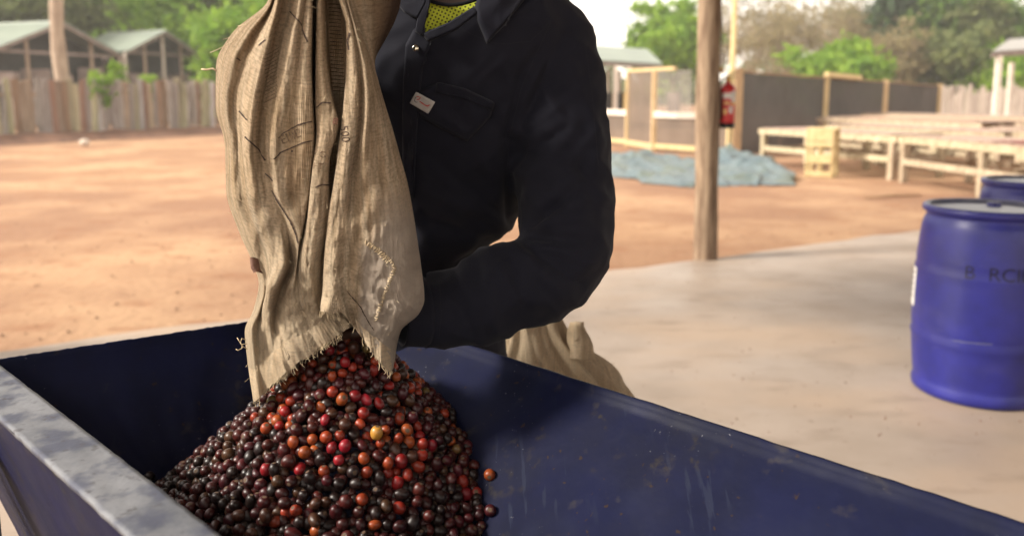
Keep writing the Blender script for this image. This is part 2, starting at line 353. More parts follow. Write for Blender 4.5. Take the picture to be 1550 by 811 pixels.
def wall_surface(name, a, b, nrm, da, db, slope, lip, m, ripple=.002, zbot=.42):
    # a,b rim ends ; da,db how the two ends run inward per metre of drop
    def fn(u, v):
        drop = v * (RZ - zbot)
        k = 0 if drop < lip else (drop - lip)
        pa = a + da * k; pb_ = b + db * k; p = pa.lerp(pb_, u)
        e = ripple * .5 * noise.noise(Vector((u * 18, v * 5, a.x * 9))) + ripple * 1.1 * noise.noise(Vector((u * 6, v * 3, 2)))
        zz = .0016 * noise.noise(Vector((u * 110, 0, a.y * 7))) * (1 - min(1, drop / .03))
        return (p.x + nrm.x * e, p.y + nrm.y * e, RZ - drop + zz)
    V, Fc = grid(90, 30, fn); o = mesh(name, V, Fc, m, hop, True)
    md = o.modifiers.new('thickness', 'SOLIDIFY'); md.thickness = .005; md.offset = 0; return o
SR, SN, SE = 1.15, .75, .55                 # inward run per metre of drop
def corner(n1, s1, n2, s2):                 # inward movement of the corner of two sloping walls
    a = np.array([[n1.x, n1.y], [n2.x, n2.y]]); r = np.linalg.solve(a, [s1, s2]); return Vector((r[0], r[1], 0))
dirE2 = -nE
cA = corner(nR, SR, nE, SE); cB = corner(nN, SN, nE, SE)
nE2 = (dR * -1).normalized(); cC = corner(nR, SR, nE2, SE); cD = corner(nN, SN, nE2, SE)
LIP = .014; ZB = .60
wall_surface('end_panel', B, A, nE, cB, cA, SE, LIP, M['blue_steel'], zbot=ZB)
wall_surface('side_panel', A, C, nR, cA, cC, SR, LIP, M['blue_steel'], zbot=ZB)
wall_surface('side_panel', D, B, nN, cD, cB, SN, LIP, M['blue_steel'], zbot=ZB)
wall_surface('end_panel', C, D, nE2, cC, cD, SE, LIP, M['blue_steel'], zbot=ZB)
kb = RZ - ZB - LIP
bp_ = [A + cA * kb, B + cB * kb, D + cD * kb, C + cC * kb]
mesh('hopper_floor', [(p.x, p.y, ZB) for p in bp_], [(0, 1, 2, 3)], M['blue_steel'], hop)
# pale worn flange along the near side, its outer skirt and angle-iron legs
oN1, oN2 = G(0, 638, RZ), G(188, 811, RZ)
def flange_f(u, v):
    i = (B - dN * .10).lerp(D, u); od = (oN2 - oN1).normalized(); o1 = oN1 + od * ((i - oN1).dot(od)); p = i.lerp(o1, v)
    z = RZ + .006 + .0012 * noise.noise(Vector((u * 30, v * 3, 0))) + (.0006 * noise.noise(Vector((u * 120, v * 9, 3))))
    e = .0009 * noise.noise(Vector((u * 90, v, 1))); return (p.x + nN.x * e, p.y + nN.y * e, z)
V, Fc = grid(240, 12, flange_f); o = mesh('top_flange', V, Fc, M['flange'], hop, True); md = o.modifiers.new('t', 'SOLIDIFY'); md.thickness = .008; md.offset = 1
V2, F2 = grid(60, 20, lambda u, v: tuple(Vector(flange_f(u, .995)) + Vector((nN.x * .12 * v, nN.y * .12 * v, -.004 - v * .42)) + nN * (.0015 * noise.noise(Vector((u * 20, v * 6, 0))))))
mesh('outer_skirt', V2, F2, M['blue_side'], hop, True)
q = Vector(flange_f(.05 + .0, .9)); g1 = G(0, 700, RZ - .06)
for p, s_ in ((B, 1), (A, 1), (C, -1), (D, -1)):
    c = p + (dR if s_ > 0 else -dR) * .05 + ((nN if (p is B or p is D) else nR) * .05); t = (cen - c) * 0
    c = p - (nN * .06 if (p is B or p is D) else nR * .06) + (dR if s_ > 0 else -dR) * .12
    MB().box((c.x, c.y, .42), (.05, .05, .84), math.atan2(dR.y, dR.x)).build('leg', M['steel_dark'], hop)
# angle iron upright on the outer skirt at the far left
b1 = Vector(flange_f(.055, .97)); MB().box((b1.x - nN.x * .012, b1.y - nN.y * .012, RZ - .24), (.03, .016, .46), math.atan2(dN.y, dN.x)).build('stiffener', M['steel_dark'], hop)

# ------------------------------------------------------------ heap of coffee cherries
def sd_R(x, y): return (Vector((x, y, 0)) - Vector((A.x, A.y, 0))).dot(nR)
def sd_E(x, y): return (Vector((x, y, 0)) - Vector((A.x, A.y, 0))).dot(nE)
def sd_N(x, y): return (Vector((x, y, 0)) - Vector((B.x, B.y, 0))).dot(nN)
def floor_z(x, y):
    return max(ZB, RZ - LIP - max(0, sd_R(x, y)) / SR, RZ - LIP - max(0, sd_E(x, y)) / SE, RZ - LIP - max(0, sd_N(x, y)) / SN)
APX = P(537, 496, 1.285); APZ = APX.z
def heap_z(x, y):
    dx, dy = x - APX.x, y - APX.y; r = math.hypot(dx, dy); a = math.atan2(dy, dx)
    sl = .90 + .06 * max(0, math.cos(a))
    return APZ - (math.sqrt(r * r + .0012) - .03) * sl - .055 * (1 - math.exp(-r / .08)) * max(0, math.cos(a + .35)) ** .7 + .008 * noise.noise(Vector((x * 9, y * 9, 0)))
CR = .0093
cell = {}
cherries = []
def key(x, y): return (int(math.floor(x / .02)), int(math.floor(y / .02)))
def rest_z(x, y, r):
    z = floor_z(x, y) + r * 1.15
    kx, ky = key(x, y)
    for a in (-1, 0, 1):
        for b in (-1, 0, 1):
            for c in cell.get((kx + a, ky + b), ()):
                d2 = (x - c[0]) ** 2 + (y - c[1]) ** 2; s2 = (r + c[3]) ** 2
                if d2 < s2: z = max(z, c[2] + math.sqrt(s2 - d2) * .93)
    return z
def put(x, y, z, r):
    c = (x, y, z, r); cell.setdefault(key(x, y), []).append(c); cherries.append(c)
rr = random.Random(5)
area = []
for _ in range(110000):
    x = rr.uniform(-.95, .35); y = rr.uniform(.55, 1.75)
    if sd_R(x, y) < .02 or sd_E(x, y) < .01 or sd_N(x, y) < .012: continue
    if heap_z(x, y) < floor_z(x, y) + .004: continue
    area.append((x, y))
print('heap candidates', len(area))
i = 0
while i + 4 < len(area):
    best = None; r = CR * rr.uniform(.84, 1.12)
    for k in range(4):
        x, y = area[i + k]; hz = heap_z(x, y); base = hz - .036
        z = rest_z(x, y, r)
        if z < base: z = base + rr.uniform(0, .008)
        if z <= hz and (best is None or z - hz < best[3]): best = (x, y, z, z - hz)
    i += 2
    if best: put(best[0], best[1], best[2], r)
fill = set()
for gi in range(120):                       # close the gaps a shallow layer leaves
    for gj in range(120):
        x = -.95 + gi * .0108 + rr.uniform(-.003, .003); y = .55 + gj * .0100 + rr.uniform(-.003, .003)
        if sd_R(x, y) < .02 or sd_E(x, y) < .01 or sd_N(x, y) < .012: continue
        hz = heap_z(x, y)
        if hz < floor_z(x, y) + .012: continue
        kx, ky = key(x, y); ok_ = False
        for a in (-1, 0, 1):
            for b in (-1, 0, 1):
                for c in cell.get((kx + a, ky + b), ()):
                    if (x - c[0]) ** 2 + (y - c[1]) ** 2 < (c[3] * .72) ** 2 and c[2] > hz - .030: ok_ = True
        if not ok_: fill.add(len(cherries)); put(x, y, max(hz - .017 - rr.uniform(0, .004), floor_z(x, y) + CR), CR * rr.uniform(.85, 1.05))
print('cherries', len(cherries))
CC = {  # colour name: (weight, base, second)
 'dark maroon': (30, (.022, .0045, .006), (.040, .007, .007)), 'nearly black': (24, (.008, .0045, .0045), (.018, .008, .007)),
 'wine red': (20, (.060, .007, .008), (.034, .006, .007)), 'bright red': (9, (.24, .014, .009), (.11, .008, .007)),
 'orange red': (7, (.27, .048, .014), (.16, .014, .008)), 'brown': (8, (.06, .024, .012), (.035, .012, .008)),
 'greenish brown': (3, (.12, .085, .025), (.09, .035, .015))}
cm = {k: mat(k.replace(' ', '_') + '_cherry_skin', v[1], v[2], 70, .36, .15, 220, spec=.36, bdist=.001, rnd=.25) for k, v in CC.items()}
cm['yellow'] = mat('yellow_cherry_skin', (.46, .25, .035), (.30, .12, .03), 60, .33, 0, spec=.5)
M['calyx'] = mat('calyx', (.10, .06, .035), None, 60, .8, 0)
def cherry_mesh(name, m, seg=14, rings=9, sx=1.0, sz=1.12):
    V = [(0, 0, 1 * sz)]; Fc = []; mi = []
    for i in range(1, rings):
        a = math.pi * i / rings
        for k in range(seg):
            b = 2 * math.pi * k / seg; V.append((sx * math.sin(a) * math.cos(b), math.sin(a) * math.sin(b), math.cos(a) * sz - (.10 if i == 1 else 0)))
    V[0] = (0, 0, .84 * sz); V.append((0, 0, -1 * sz))
    for k in range(seg): Fc.append((0, 1 + k, 1 + (k + 1) % seg)); mi.append(1)
    for i in range(rings - 2):
        for k in range(seg): Fc.append((1 + i * seg + k, 1 + (i + 1) * seg + k, 1 + (i + 1) * seg + (k + 1) % seg, 1 + i * seg + (k + 1) % seg)); mi.append(0)
    l = len(V) - 1; b0 = 1 + (rings - 2) * seg
    for k in range(seg): Fc.append((b0 + k, l, b0 + (k + 1) % seg)); mi.append(0)
    me = bpy.data.meshes.new(name); me.from_pydata(V, [], Fc); me.materials.append(m); me.materials.append(M['calyx'])
    me.polygons.foreach_set('material_index', np.array(mi, dtype=np.int32)); me.polygons.foreach_set('use_smooth', np.ones(len(Fc), dtype=bool)); me.update(); return me
names = list(CC); wts = [CC[k][0] for k in names]
cmesh = {k: [cherry_mesh('coffee_cherry', cm[k], sx=1.0 - .1 * j, sz=1.05 + .12 * j) for j in (0, 1)] for k in names}
cmesh['yellow'] = [cherry_mesh('coffee_cherry', cm['yellow'], sz=1.2)] * 2
def project(p):
    q = Vector(p) - Vector((0, 0, CAMZ)); f = q.y * math.cos(PITCH) - q.z * math.sin(PITCH); u = q.y * math.sin(PITCH) + q.z * math.cos(PITCH)
    return PPX + F * q.x / f, PPY - F * u / f, q.length
vis = []
for j, c in enumerate(cherries):
    px, py, dist = project(c[:3]); covered = False
    d = (Vector((0, 0, CAMZ)) - Vector(c[:3])).normalized(); kx, ky = key(c[0], c[1]); cov = 0
    for a in (-1, 0, 1):
        for b in (-1, 0, 1):
            for e in cell.get((kx + a, ky + b), ()):
                if e is c: continue
                w_ = Vector(e[:3]) - Vector(c[:3]); al = w_.dot(d)
                if al > 0 and (w_ - d * al).length < e[3] * 1.05: cov += 1
    infr = 0 < px < 1550 and py < 815 and not (py < 610 and px < 500 and py < 607 - (px - 385) * .75)
    hid = sd_N(c[0], c[1]) < .05
    vis.append((0 if (infr and cov == 0) else 1, dist if infr else 99, j))
order = sorted(vis); single = set(j for _, _, j in order[:300])
print('visible-ish', sum(1 for v in vis if v[0] == 0))
bulk = {k: ([], []) for k in names}
def where(px, py):
    if py < 600: return 'just below the sack mouth at top of heap'
    c = 'left side' if px < 340 else 'left middle' if px < 440 else 'centre' if px < 540 else 'right middle' if px < 630 else 'right side'
    r = 'upper half' if py < 670 else 'lower half' if py < 740 else 'lowest part'
    return 'on the %s, %s of heap' % (c, r)
for j, c in enumerate(cherries):
    px, py, _ = project(c[:3])
    wl = list(wts)
    if px < 400: wl = [40, 30, 18, 2, 1, 8, 1]
    elif px < 640 and py < 720: wl = [14, 8, 22, 24, 22, 9, 3]
    elif px > 640: wl = [30, 28, 22, 7, 3, 8, 2]
    if j in fill: wl = [40, 50, 10, 0, 0, 5, 0]
    k = rr.choices(names, wl)[0]
    rot = Matrix.Rotation(rr.uniform(0, 6.3), 4, 'Z') @ Matrix.Rotation(rr.uniform(0, 3.1), 4, 'X') @ Matrix.Rotation(rr.uniform(0, 6.3), 4, 'Z')
    if j in single:
        o = bpy.data.objects.new('coffee_cherry', rr.choice(cmesh[k])); o.matrix_world = Matrix.Translation(c[:3]) @ rot @ Matrix.Diagonal((c[3] * rr.uniform(.86, 1.04), c[3] * rr.uniform(.9, 1.04), c[3] * rr.uniform(.92, 1.14), 1))
        link(o); tag(o, k + ' coffee cherry ' + where(px, py), 'coffee cherry', 'coffee cherries in the heap')
    else: bulk[k][0].append((Vector(c[:3]), c[3], rot))
BV = []; BF = []; BM = []
allm = []
for ki, k in enumerate(names):
    me = cmesh[k][0]; v0 = np.array([v.co[:] for v in me.vertices]); fs_ = [tuple(p.vertices) for p in me.polygons]; ms_ = [p.material_index for p in me.polygons]
    allm += [cm[k]]
    for c, r, rot in bulk[k][0]:
        Rm = np.array(rot.to_3x3()); vv = v0 @ Rm.T * r + np.array(c); n0 = len(BV); BV += vv.tolist(); BF += [tuple(i + n0 for i in f) for f in fs_]
        BM += [ki if mi_ == 0 else len(names) for mi_ in ms_]
allm.append(M['calyx'])
o = mesh('coffee_cherry_heap', BV, BF, allm, smooth=True, mi=BM)
tag(o, 'main mass of dark and red coffee cherries heaped under the sack mouth', 'coffee cherries', kind='stuff')
def loose(px, py, k, label, surf='R'):
    lo_, hi_ = .6, 2.2
    for _ in range(60):
        md_ = (lo_ + hi_) / 2; p = P(px, py, md_)
        if p.z > floor_z(p.x, p.y) + CR: lo_ = md_
        else: hi_ = md_
    o = bpy.data.objects.new('coffee_cherry', cmesh[k][0]); o.matrix_world = Matrix.Translation(p) @ Matrix.Rotation(rr.uniform(0, 3), 4, 'X') @ Matrix.Diagonal((CR * 1.02,) * 3 + (1,))
    link(o); tag(o, label, 'coffee cherry')
loose(707, 674, 'wine red', 'lone wine red cherry on the blue panel, uppermost stray one right of the heap')
loose(741, 718, 'orange red', 'lone shiny orange brown cherry furthest right of the heap on the blue panel')
loose(721, 745, 'bright red', 'lone bright red cherry just below the furthest right stray cherry')
loose(742, 772, 'wine red', 'lowest stray dark red cherry at the lower right edge of the heap')
loose(226, 721, 'nearly black', 'lone blackish cherry on the panel beside the left tip of the heap')
# the one yellow cherry on the surface of the heap
best = min((c for c in cherries), key=lambda c: (project(c[:3])[0] - 573) ** 2 + (project(c[:3])[1] - 668) ** 2 + 4e5 * max(0, heap_z(c[0], c[1]) - c[2] - .008))
yc = Vector(best[:3]) + (Vector((0, 0, CAMZ)) - Vector(best[:3])).normalized() * .014
o = bpy.data.objects.new('coffee_cherry', cmesh['yellow'][0]); o.matrix_world = Matrix.Translation(yc) @ Matrix.Rotation(.15, 4, 'Y') @ Matrix.Diagonal((CR * 1.05,) * 3 + (1,)); link(o)
tag(o, 'single yellow coffee cherry on top of the red heap', 'coffee cherry')
# ------------------------------------------------------------ the jute sack: one sheet lofted through hand-laid fold lines
# each line: (x, y) in photo units and cm towards the camera; converted to real points, the sack is a closed tube with depth
TOP = -215
def GL(h, pts): return (h, pts)
lines = [
 ((384,607), [(455,TOP,-3),(412,-60,-5),(407,0,-6),(352,50,-6),(327,100,-6),(327,160,-6),(341,220,-6),(343,290,-6),(362,350,-6),(384,400,-5),(393,432,-5),(384,470,-4.5),(371,500,-4),(375,545,-3),(384,607,-1)]),
 ((392,601), [(456,TOP,-1),(416,-60,-1),(411,0,-.5),(376,50,-1.5),(350,100,-2),(342,160,-2),(350,220,-2),(354,290,-2),(372,350,-2),(391,400,-2),(399,435,-2.5),(392,470,-1.5),(381,500,-1),(384,545,-.5),(392,601,.5)]),
 ((400,594), [(458,TOP,-2),(420,-60,-2),(414,0,-2),(390,50,-2.5),(368,100,-2.2),(356,160,-2.6),(361,220,-1.8),(368,290,-1.2),(384,350,-1),(400,400,-1.2),(404,435,-2.2),(396,470,-2.5),(390,510,-2),(392,550,-1),(400,594,0)]),
 ((414,580), [(460,TOP,0),(428,-60,1),(421,0,1.2),(409,50,1.4),(396,100,1.3),(383,160,1.4),(377,220,1.2),(386,290,.3),(404,350,-.3),(417,400,.8),(404,440,1.2),(400,480,-.5),(403,520,-1.5),(406,550,-.8),(414,580,.6)]),
 ((424,571), [(462,TOP,-1),(434,-60,-1.4),(428,0,-1.5),(418,50,-1.5),(408,100,-1.3),(398,160,-1),(394,220,-.5),(402,290,-.2),(424,350,-.4),(431,400,1.4),(414,440,1.6),(408,480,.4),(414,530,-.9),(424,571,.7)]),
 ((436,560), [(464,TOP,-1),(446,-60,-1.2),(442,0,-1.3),(432,50,-1.1),(421,100,-.7),(409,160,-.2),(406,220,.3),(414,290,.2),(436,350,-1.2),(440,400,-1.8),(424,440,-2),(416,480,-1.2),(424,530,0),(436,560,.9)]),
 ((450,548), [(466,TOP,.6),(460,-60,1),(455,0,1.2),(445,50,1.3),(435,100,1.3),(423,160,1.4),(416,220,1.5),(422,290,1),(444,350,-.2),(446,400,-.9),(434,440,-.4),(430,480,.3),(438,520,.7),(450,548,1.1)]),
 ((466,538), [(468,TOP,.4),(466,-60,.6),(462,0,.5),(456,50,.7),(450,100,.8),(443,160,.9),(440,220,.8),(444,290,.6),(453,350,.3),(449,400,.2),(443,440,.8),(446,480,.6),(455,512,.6),(466,538,1.0)]),
 ((478,530), [(470,TOP,-.2),(473,-60,.3),(472,0,.5),(471,50,.6),(470,100,.7),(472,160,.8),(474,200,.8),(470,260,.6),(464,310,.4),(457,350,.2),(448,400,-.6),(448,440,.4),(458,480,.3),(466,505,.4),(478,530,.8)]),
 ((484,526), [(471,TOP,-3),(475,-60,-8),(474,0,-9),(474,80,-9),(474,160,-9),(476,200,-8),(472,260,-5),(466,310,-2.4),(459,350,-1.8),(450,400,-1.2),(452,440,.2),(463,480,0),(473,503,.2),(484,526,.7)]),
 ((490,521), [(473,TOP,-3),(478,-60,-7.5),(479,0,-8.6),(478,80,-8.6),(478,160,-8.4),(479,200,-7),(474,260,-4),(468,310,-1.2),(462,350,-.4),(454,400,-.2),(458,440,.5),(470,480,.2),(479,500,.3),(490,521,.7)]),
 ((497,516), [(474,TOP,0),(480,-60,-.6),(480,0,-.6),(479,80,-.4),(478,160,-.2),(480,200,.2),(473,260,.7),(469,310,1.1),(466,350,1.2),(462,400,.9),(466,440,.8),(477,480,.1),(486,497,.1),(497,516,.6)]),
 ((505,511), [(476,TOP,.6),(484,-60,.6),(485,0,.6),(487,80,.8),(490,130,1.0),(493,160,1.2),(496,185,1.5),(494,205,1.6),(487,230,1.6),(483,260,1.7),(483,310,1.7),(478,350,1.5),(472,400,1),(474,440,.8),(484,478,-.2),(494,494,-.3),(505,511,.4)]),
 ((512,506), [(478,TOP,-.5),(488,-60,-.8),(490,0,-.8),(494,80,-.5),(499,130,0),(505,160,.5),(512,185,.8),(509,205,.8),(500,230,.8),(497,260,.8),(498,310,.4),(493,350,.1),(484,400,-.4),(483,440,-.4),(491,474,-1),(502,489,-1),(512,506,0)]),
 ((518,502), [(480,TOP,-3),(491,-60,-4.5),(494,0,-4.8),(498,80,-4.8),(502,130,-4.6),(503,160,-4.4),(503,185,-4.4),(500,205,-4.2),(496,230,-4.2),(495,260,-4),(496,310,-3),(493,350,-2.2),(487,400,-1.6),(487,440,-1.2),(498,470,-1.4),(508,485,-1.4),(518,502,-.6)]),
 ((534,491), [(483,TOP,-3.4),(500,-60,-5.2),(510,0,-5.4),(520,60,-5.4),(523,100,-5.4),(524,150,-5.2),(522,180,-5.2),(518,230,-4.8),(514,270,-4.4),(507,310,-3.4),(504,350,-2.6),(500,400,-2),(504,440,-1.4),(516,465,-1.3),(524,478,-1.3),(534,491,-1)]),
 ((512,480), [(484,TOP,-2.4),(503,-60,-3),(514,0,-3),(525,50,-3.4),(527,100,-3.6),(525,150,-3.8),(523,180,-3.8),(518,230,-3),(512,270,-2.4),(506,310,-1.6),(501,350,-1),(496,400,-.6),(496,440,-.2),(500,458,0),(505,468,0),(512,480,0)]),
 ((486,471), [(485,TOP,-.2),(503,-60,0),(514,0,0),(525,40,0),(525,100,0),(521,150,.2),(518,180,.4),(512,230,.8),(507,270,1.2),(500,310,1.4),(495,350,1.4),(491,400,1.5),(489,440,1.7),(487,455,2.4),(486,462,3.0),(486,471,3.4)]),
 ((503,474), [(487,TOP,.6),(507,-60,.8),(518,0,.8),(529,40,.8),(531,100,1.2),(530,150,1.6),(528,180,1.8),(522,230,2.0),(517,270,2.2),(511,310,2.4),(505,350,2.4),(501,400,2.4),(500,440,2.6),(501,455,3.4),(502,465,3.8),(503,474,4.0)]),
 ((521,476), [(489,TOP,.4),(510,-60,.6),(521,0,.7),(532,40,.8),(538,100,1.5),(541,150,1.7),(538,190,1.7),(531,233,2.0),(527,260,2.1),(522,310,2.4),(516,350,2.5),(511,400,2.4),(512,435,2.1),(516,455,2.5),(519,467,2.8),(521,476,2.8)]),
 ((545,505), [(491,TOP,-.2),(513,-60,0),(524,0,.2),(535,40,.4),(546,100,.6),(548,150,.3),(546,190,.2),(541,233,.3),(537,258,.4),(534,310,1.2),(531,350,1.8),(528,400,1.4),(528,440,1),(534,470,1),(540,488,1.1),(545,505,1.2)]),
 ((562,530), [(493,TOP,.3),(515,-60,.5),(526,0,.8),(537,40,1),(551,100,1.6),(556,150,2.1),(554,200,2.2),(550,258,2.1),(554,310,1.8),(558,350,2.3),(553,400,1.5),(548,440,1.3),(552,480,1.5),(557,508,1.7),(562,530,1.7)]),
 ((576,548), [(495,TOP,.2),(516,-60,.3),(528,0,.5),(539,40,.7),(556,100,1.2),(565,150,1.3),(568,200,1.1),(570,258,1.4),(578,310,2),(582,350,2.0),(580,400,1.9),(576,440,1.9),(575,480,1.9),(574,520,1.8),(576,548,1.7)]),
 ((588,562), [(496,TOP,-.2),(518,-60,-.1),(529,0,0),(541,40,0),(560,95,.3),(573,150,.3),(583,200,.2),(592,258,.4),(602,310,.9),(608,350,1.1),(612,400,1.4),(611,440,1.5),(600,482,1.4),(589,520,1.2),(588,562,1)]),
 ((595,556), [(497,TOP,-1.2),(519,-60,-1.5),(530,0,-1.6),(543,40,-1.8),(562,90,-2),(580,150,-2.4),(594,195,-2.6),(605,235,-2.6),(616,275,-2.4),(623,310,-2.4),(631,360,-2.4),(638,410,-2.2),(642,452,-1.8),(634,474,-1.4),(606,500,-1.2),(595,556,-1)]),
 # back of the tube
 ((585,540), [(560,TOP,-6),(598,-60,-7.5),(606,0,-8),(598,30,-8),(580,65,-7.5),(566,95,-7),(570,150,-7),(580,200,-7),(590,235,-7),(600,275,-7),(606,310,-7),(612,360,-7),(618,410,-6.5),(615,452,-6),(600,480,-5.5),(585,540,-5)]),
 ((545,540), [(530,TOP,-9),(565,-60,-11),(570,0,-11.5),(562,40,-11),(550,80,-11),(545,150,-12),(550,220,-12.5),(552,290,-12.5),(555,360,-11.5),(555,420,-10.5),(552,470,-9.5),(545,540,-8.5)]),
 ((490,550), [(490,TOP,-9),(500,-60,-12),(500,0,-13),(490,60,-13.5),(480,150,-14),(480,220,-14),(482,290,-13.5),(485,360,-12.5),(490,420,-11.5),(490,470,-10.5),(490,550,-9)]),
 ((430,575), [(465,TOP,-7),(445,-60,-10),(440,0,-11),(410,60,-12),(390,150,-12.5),(392,220,-12.5),(398,290,-12),(410,360,-11),(422,420,-10),(425,470,-9),(430,575,-7)]),
 ((394,600), [(457,TOP,-5),(420,-60,-7.5),(414,0,-8.5),(372,60,-9),(345,120,-9.5),(345,180,-9.5),(354,240,-9.5),(358,300,-9),(376,360,-8.5),(396,420,-7.5),(388,480,-7),(386,545,-5),(394,600,-3)]),
]
def pchip(xs, ys, xq):
    xs, ys = np.array(xs, float), np.array(ys, float); h = np.diff(xs); dl = np.diff(ys) / h; m = np.zeros_like(ys)
    for i in range(1, len(xs) - 1):
        m[i] = 0 if dl[i-1] * dl[i] <= 0 else (h[i-1] + h[i]) * 2 * dl[i-1] * dl[i] / ((2*h[i] + h[i-1]) * dl[i] + (h[i] + 2*h[i-1]) * dl[i-1]) * (1)
        if dl[i-1] * dl[i] > 0: w1 = 2*h[i] + h[i-1]; w2 = h[i] + 2*h[i-1]; m[i] = (w1 + w2) / (w1 / dl[i-1] + w2 / dl[i])
    m[0], m[-1] = dl[0], dl[-1]
    k = np.clip(np.searchsorted(xs, xq) - 1, 0, len(h) - 1); t = (xq - xs[k]) / h[k]
    return (2*t**3 - 3*t**2 + 1) * ys[k] + (t**3 - 2*t**2 + t) * h[k] * m[k] + (-2*t**3 + 3*t**2) * ys[k+1] + (t**3 - t**2) * h[k] * m[k+1]
def smooth1(a, n):
    for _ in range(n):
        b = a.copy(); b[1:-1] = .25 * a[:-2] + .5 * a[1:-1] + .25 * a[2:]; a = b
    return a
NT = 300; tc_ = .73
tt = np.linspace(0, 1, NT); XY = []
for (hx, hy), pts in lines:
    ys_ = np.where(tt < tc_, TOP + (400 - TOP) * tt / tc_, 400 + (hy - 400) * (tt - tc_) / (1 - tc_))
    px_ = [p[1] for p in pts]
    xx = smooth1(pchip(px_, [p[0] for p in pts], ys_), 6); dz_ = smooth1(pchip(px_, [p[2] for p in pts], ys_), 8)
    XY.append(np.stack([xx, ys_, dz_], 1))
XY = np.array(XY); NL = len(XY); SUB = 14
def crom(p0, p1, p2, p3, t): return .5 * ((2*p1) + (-p0 + p2) * t + (2*p0 - 5*p1 + 4*p2 - p3) * t*t + (-p0 + 3*p1 - 3*p2 + p3) * t**3)
cols = []
for i in range(NL):
    for k in range(SUB):
        t = k / SUB; cr = crom(XY[(i-1) % NL], XY[i], XY[(i+1) % NL], XY[(i+2) % NL], t); li = XY[i] * (1-t) + XY[(i+1) % NL] * t
        cols.append(.72 * cr + .28 * li)
SK = np.array(cols)                                    # column, row, (x, y, dz)
NC = SK.shape[0]; nfront = (24) * SUB
frow = np.array([noise.noise(Vector((i * .045, 3, 0))) + .6 * noise.noise(Vector((i * .23, 7, 0))) for i in range(NC)])
W = np.zeros((NC, NT, 3))
for i in range(NC):
    for j in range(NT):
        x, y, dz = SK[i, j]
        hemk = max(0, (tt[j] - .90) / .10); y2 = y + frow[i] * 4.0 * hemk
        # fold wrinkles: long and narrow high up, crossing creases low down
        u = i * .075; 
        n1 = noise.noise(Vector((x * .10, y * .012, 1))) * .22 + noise.noise(Vector((x * .25, y * .03, 8))) * .10
        lowk = min(1, max(0, (y - 330) / 120))
        n2 = noise.noise(Vector((x * .045 + y * .03, y * .05 - x * .02, 5))) * .50 + (abs(noise.noise(Vector((x * .05 - y * .035, y * .03, 15)))) - .2) * -.75
        midk = math.exp(-((y - 360) / 150) ** 2)
        n4 = noise.noise(Vector((x * .03 + y * .012, y * .022, 25))) * .7
        n3 = noise.noise(Vector((x * .4, y * .4, 2))) * .05
        wx = noise.noise(Vector((x * .02, y * .015, 30))) * 14
        n3 += (abs(noise.noise(Vector(((x + wx) * .085, (y + wx) * .030, 33)))) - .2) * -.17 + (abs(noise.noise(Vector(((x - wx + y * .25) * .13, (y + wx) * .06, 43)))) - .2) * -.16
        if x > 545 and y > 300: n3 += min(1, (x - 545) / 25) * min(1, (y - 300) / 40) * (noise.noise(Vector((x * .09, y * .07, 63))) * .30 + (abs(noise.noise(Vector((x * .14 + y * .06, y * .12, 73)))) - .2) * -.22)
        n3 += lowk * (abs(noise.noise(Vector(((x + y * .5) * .11, (y - x * .3) * .10, 53)))) - .2) * -.24
        dd = 1.115 + .085 * max(0, min(1, (y + 60) / 600)) - (dz * (1.15 if dz < 0 and i < nfront else 1.0) + n1 + n2 * lowk + n3 + n4 * midk * .8) * .01
        W[i, j] = P(x, y2, dd)
Vs = W.reshape(-1, 3)
Fs = [(i * NT + j, i * NT + j + 1, ((i + 1) % NC) * NT + j + 1, ((i + 1) % NC) * NT + j) for i in range(NC) for j in range(NT - 1)]

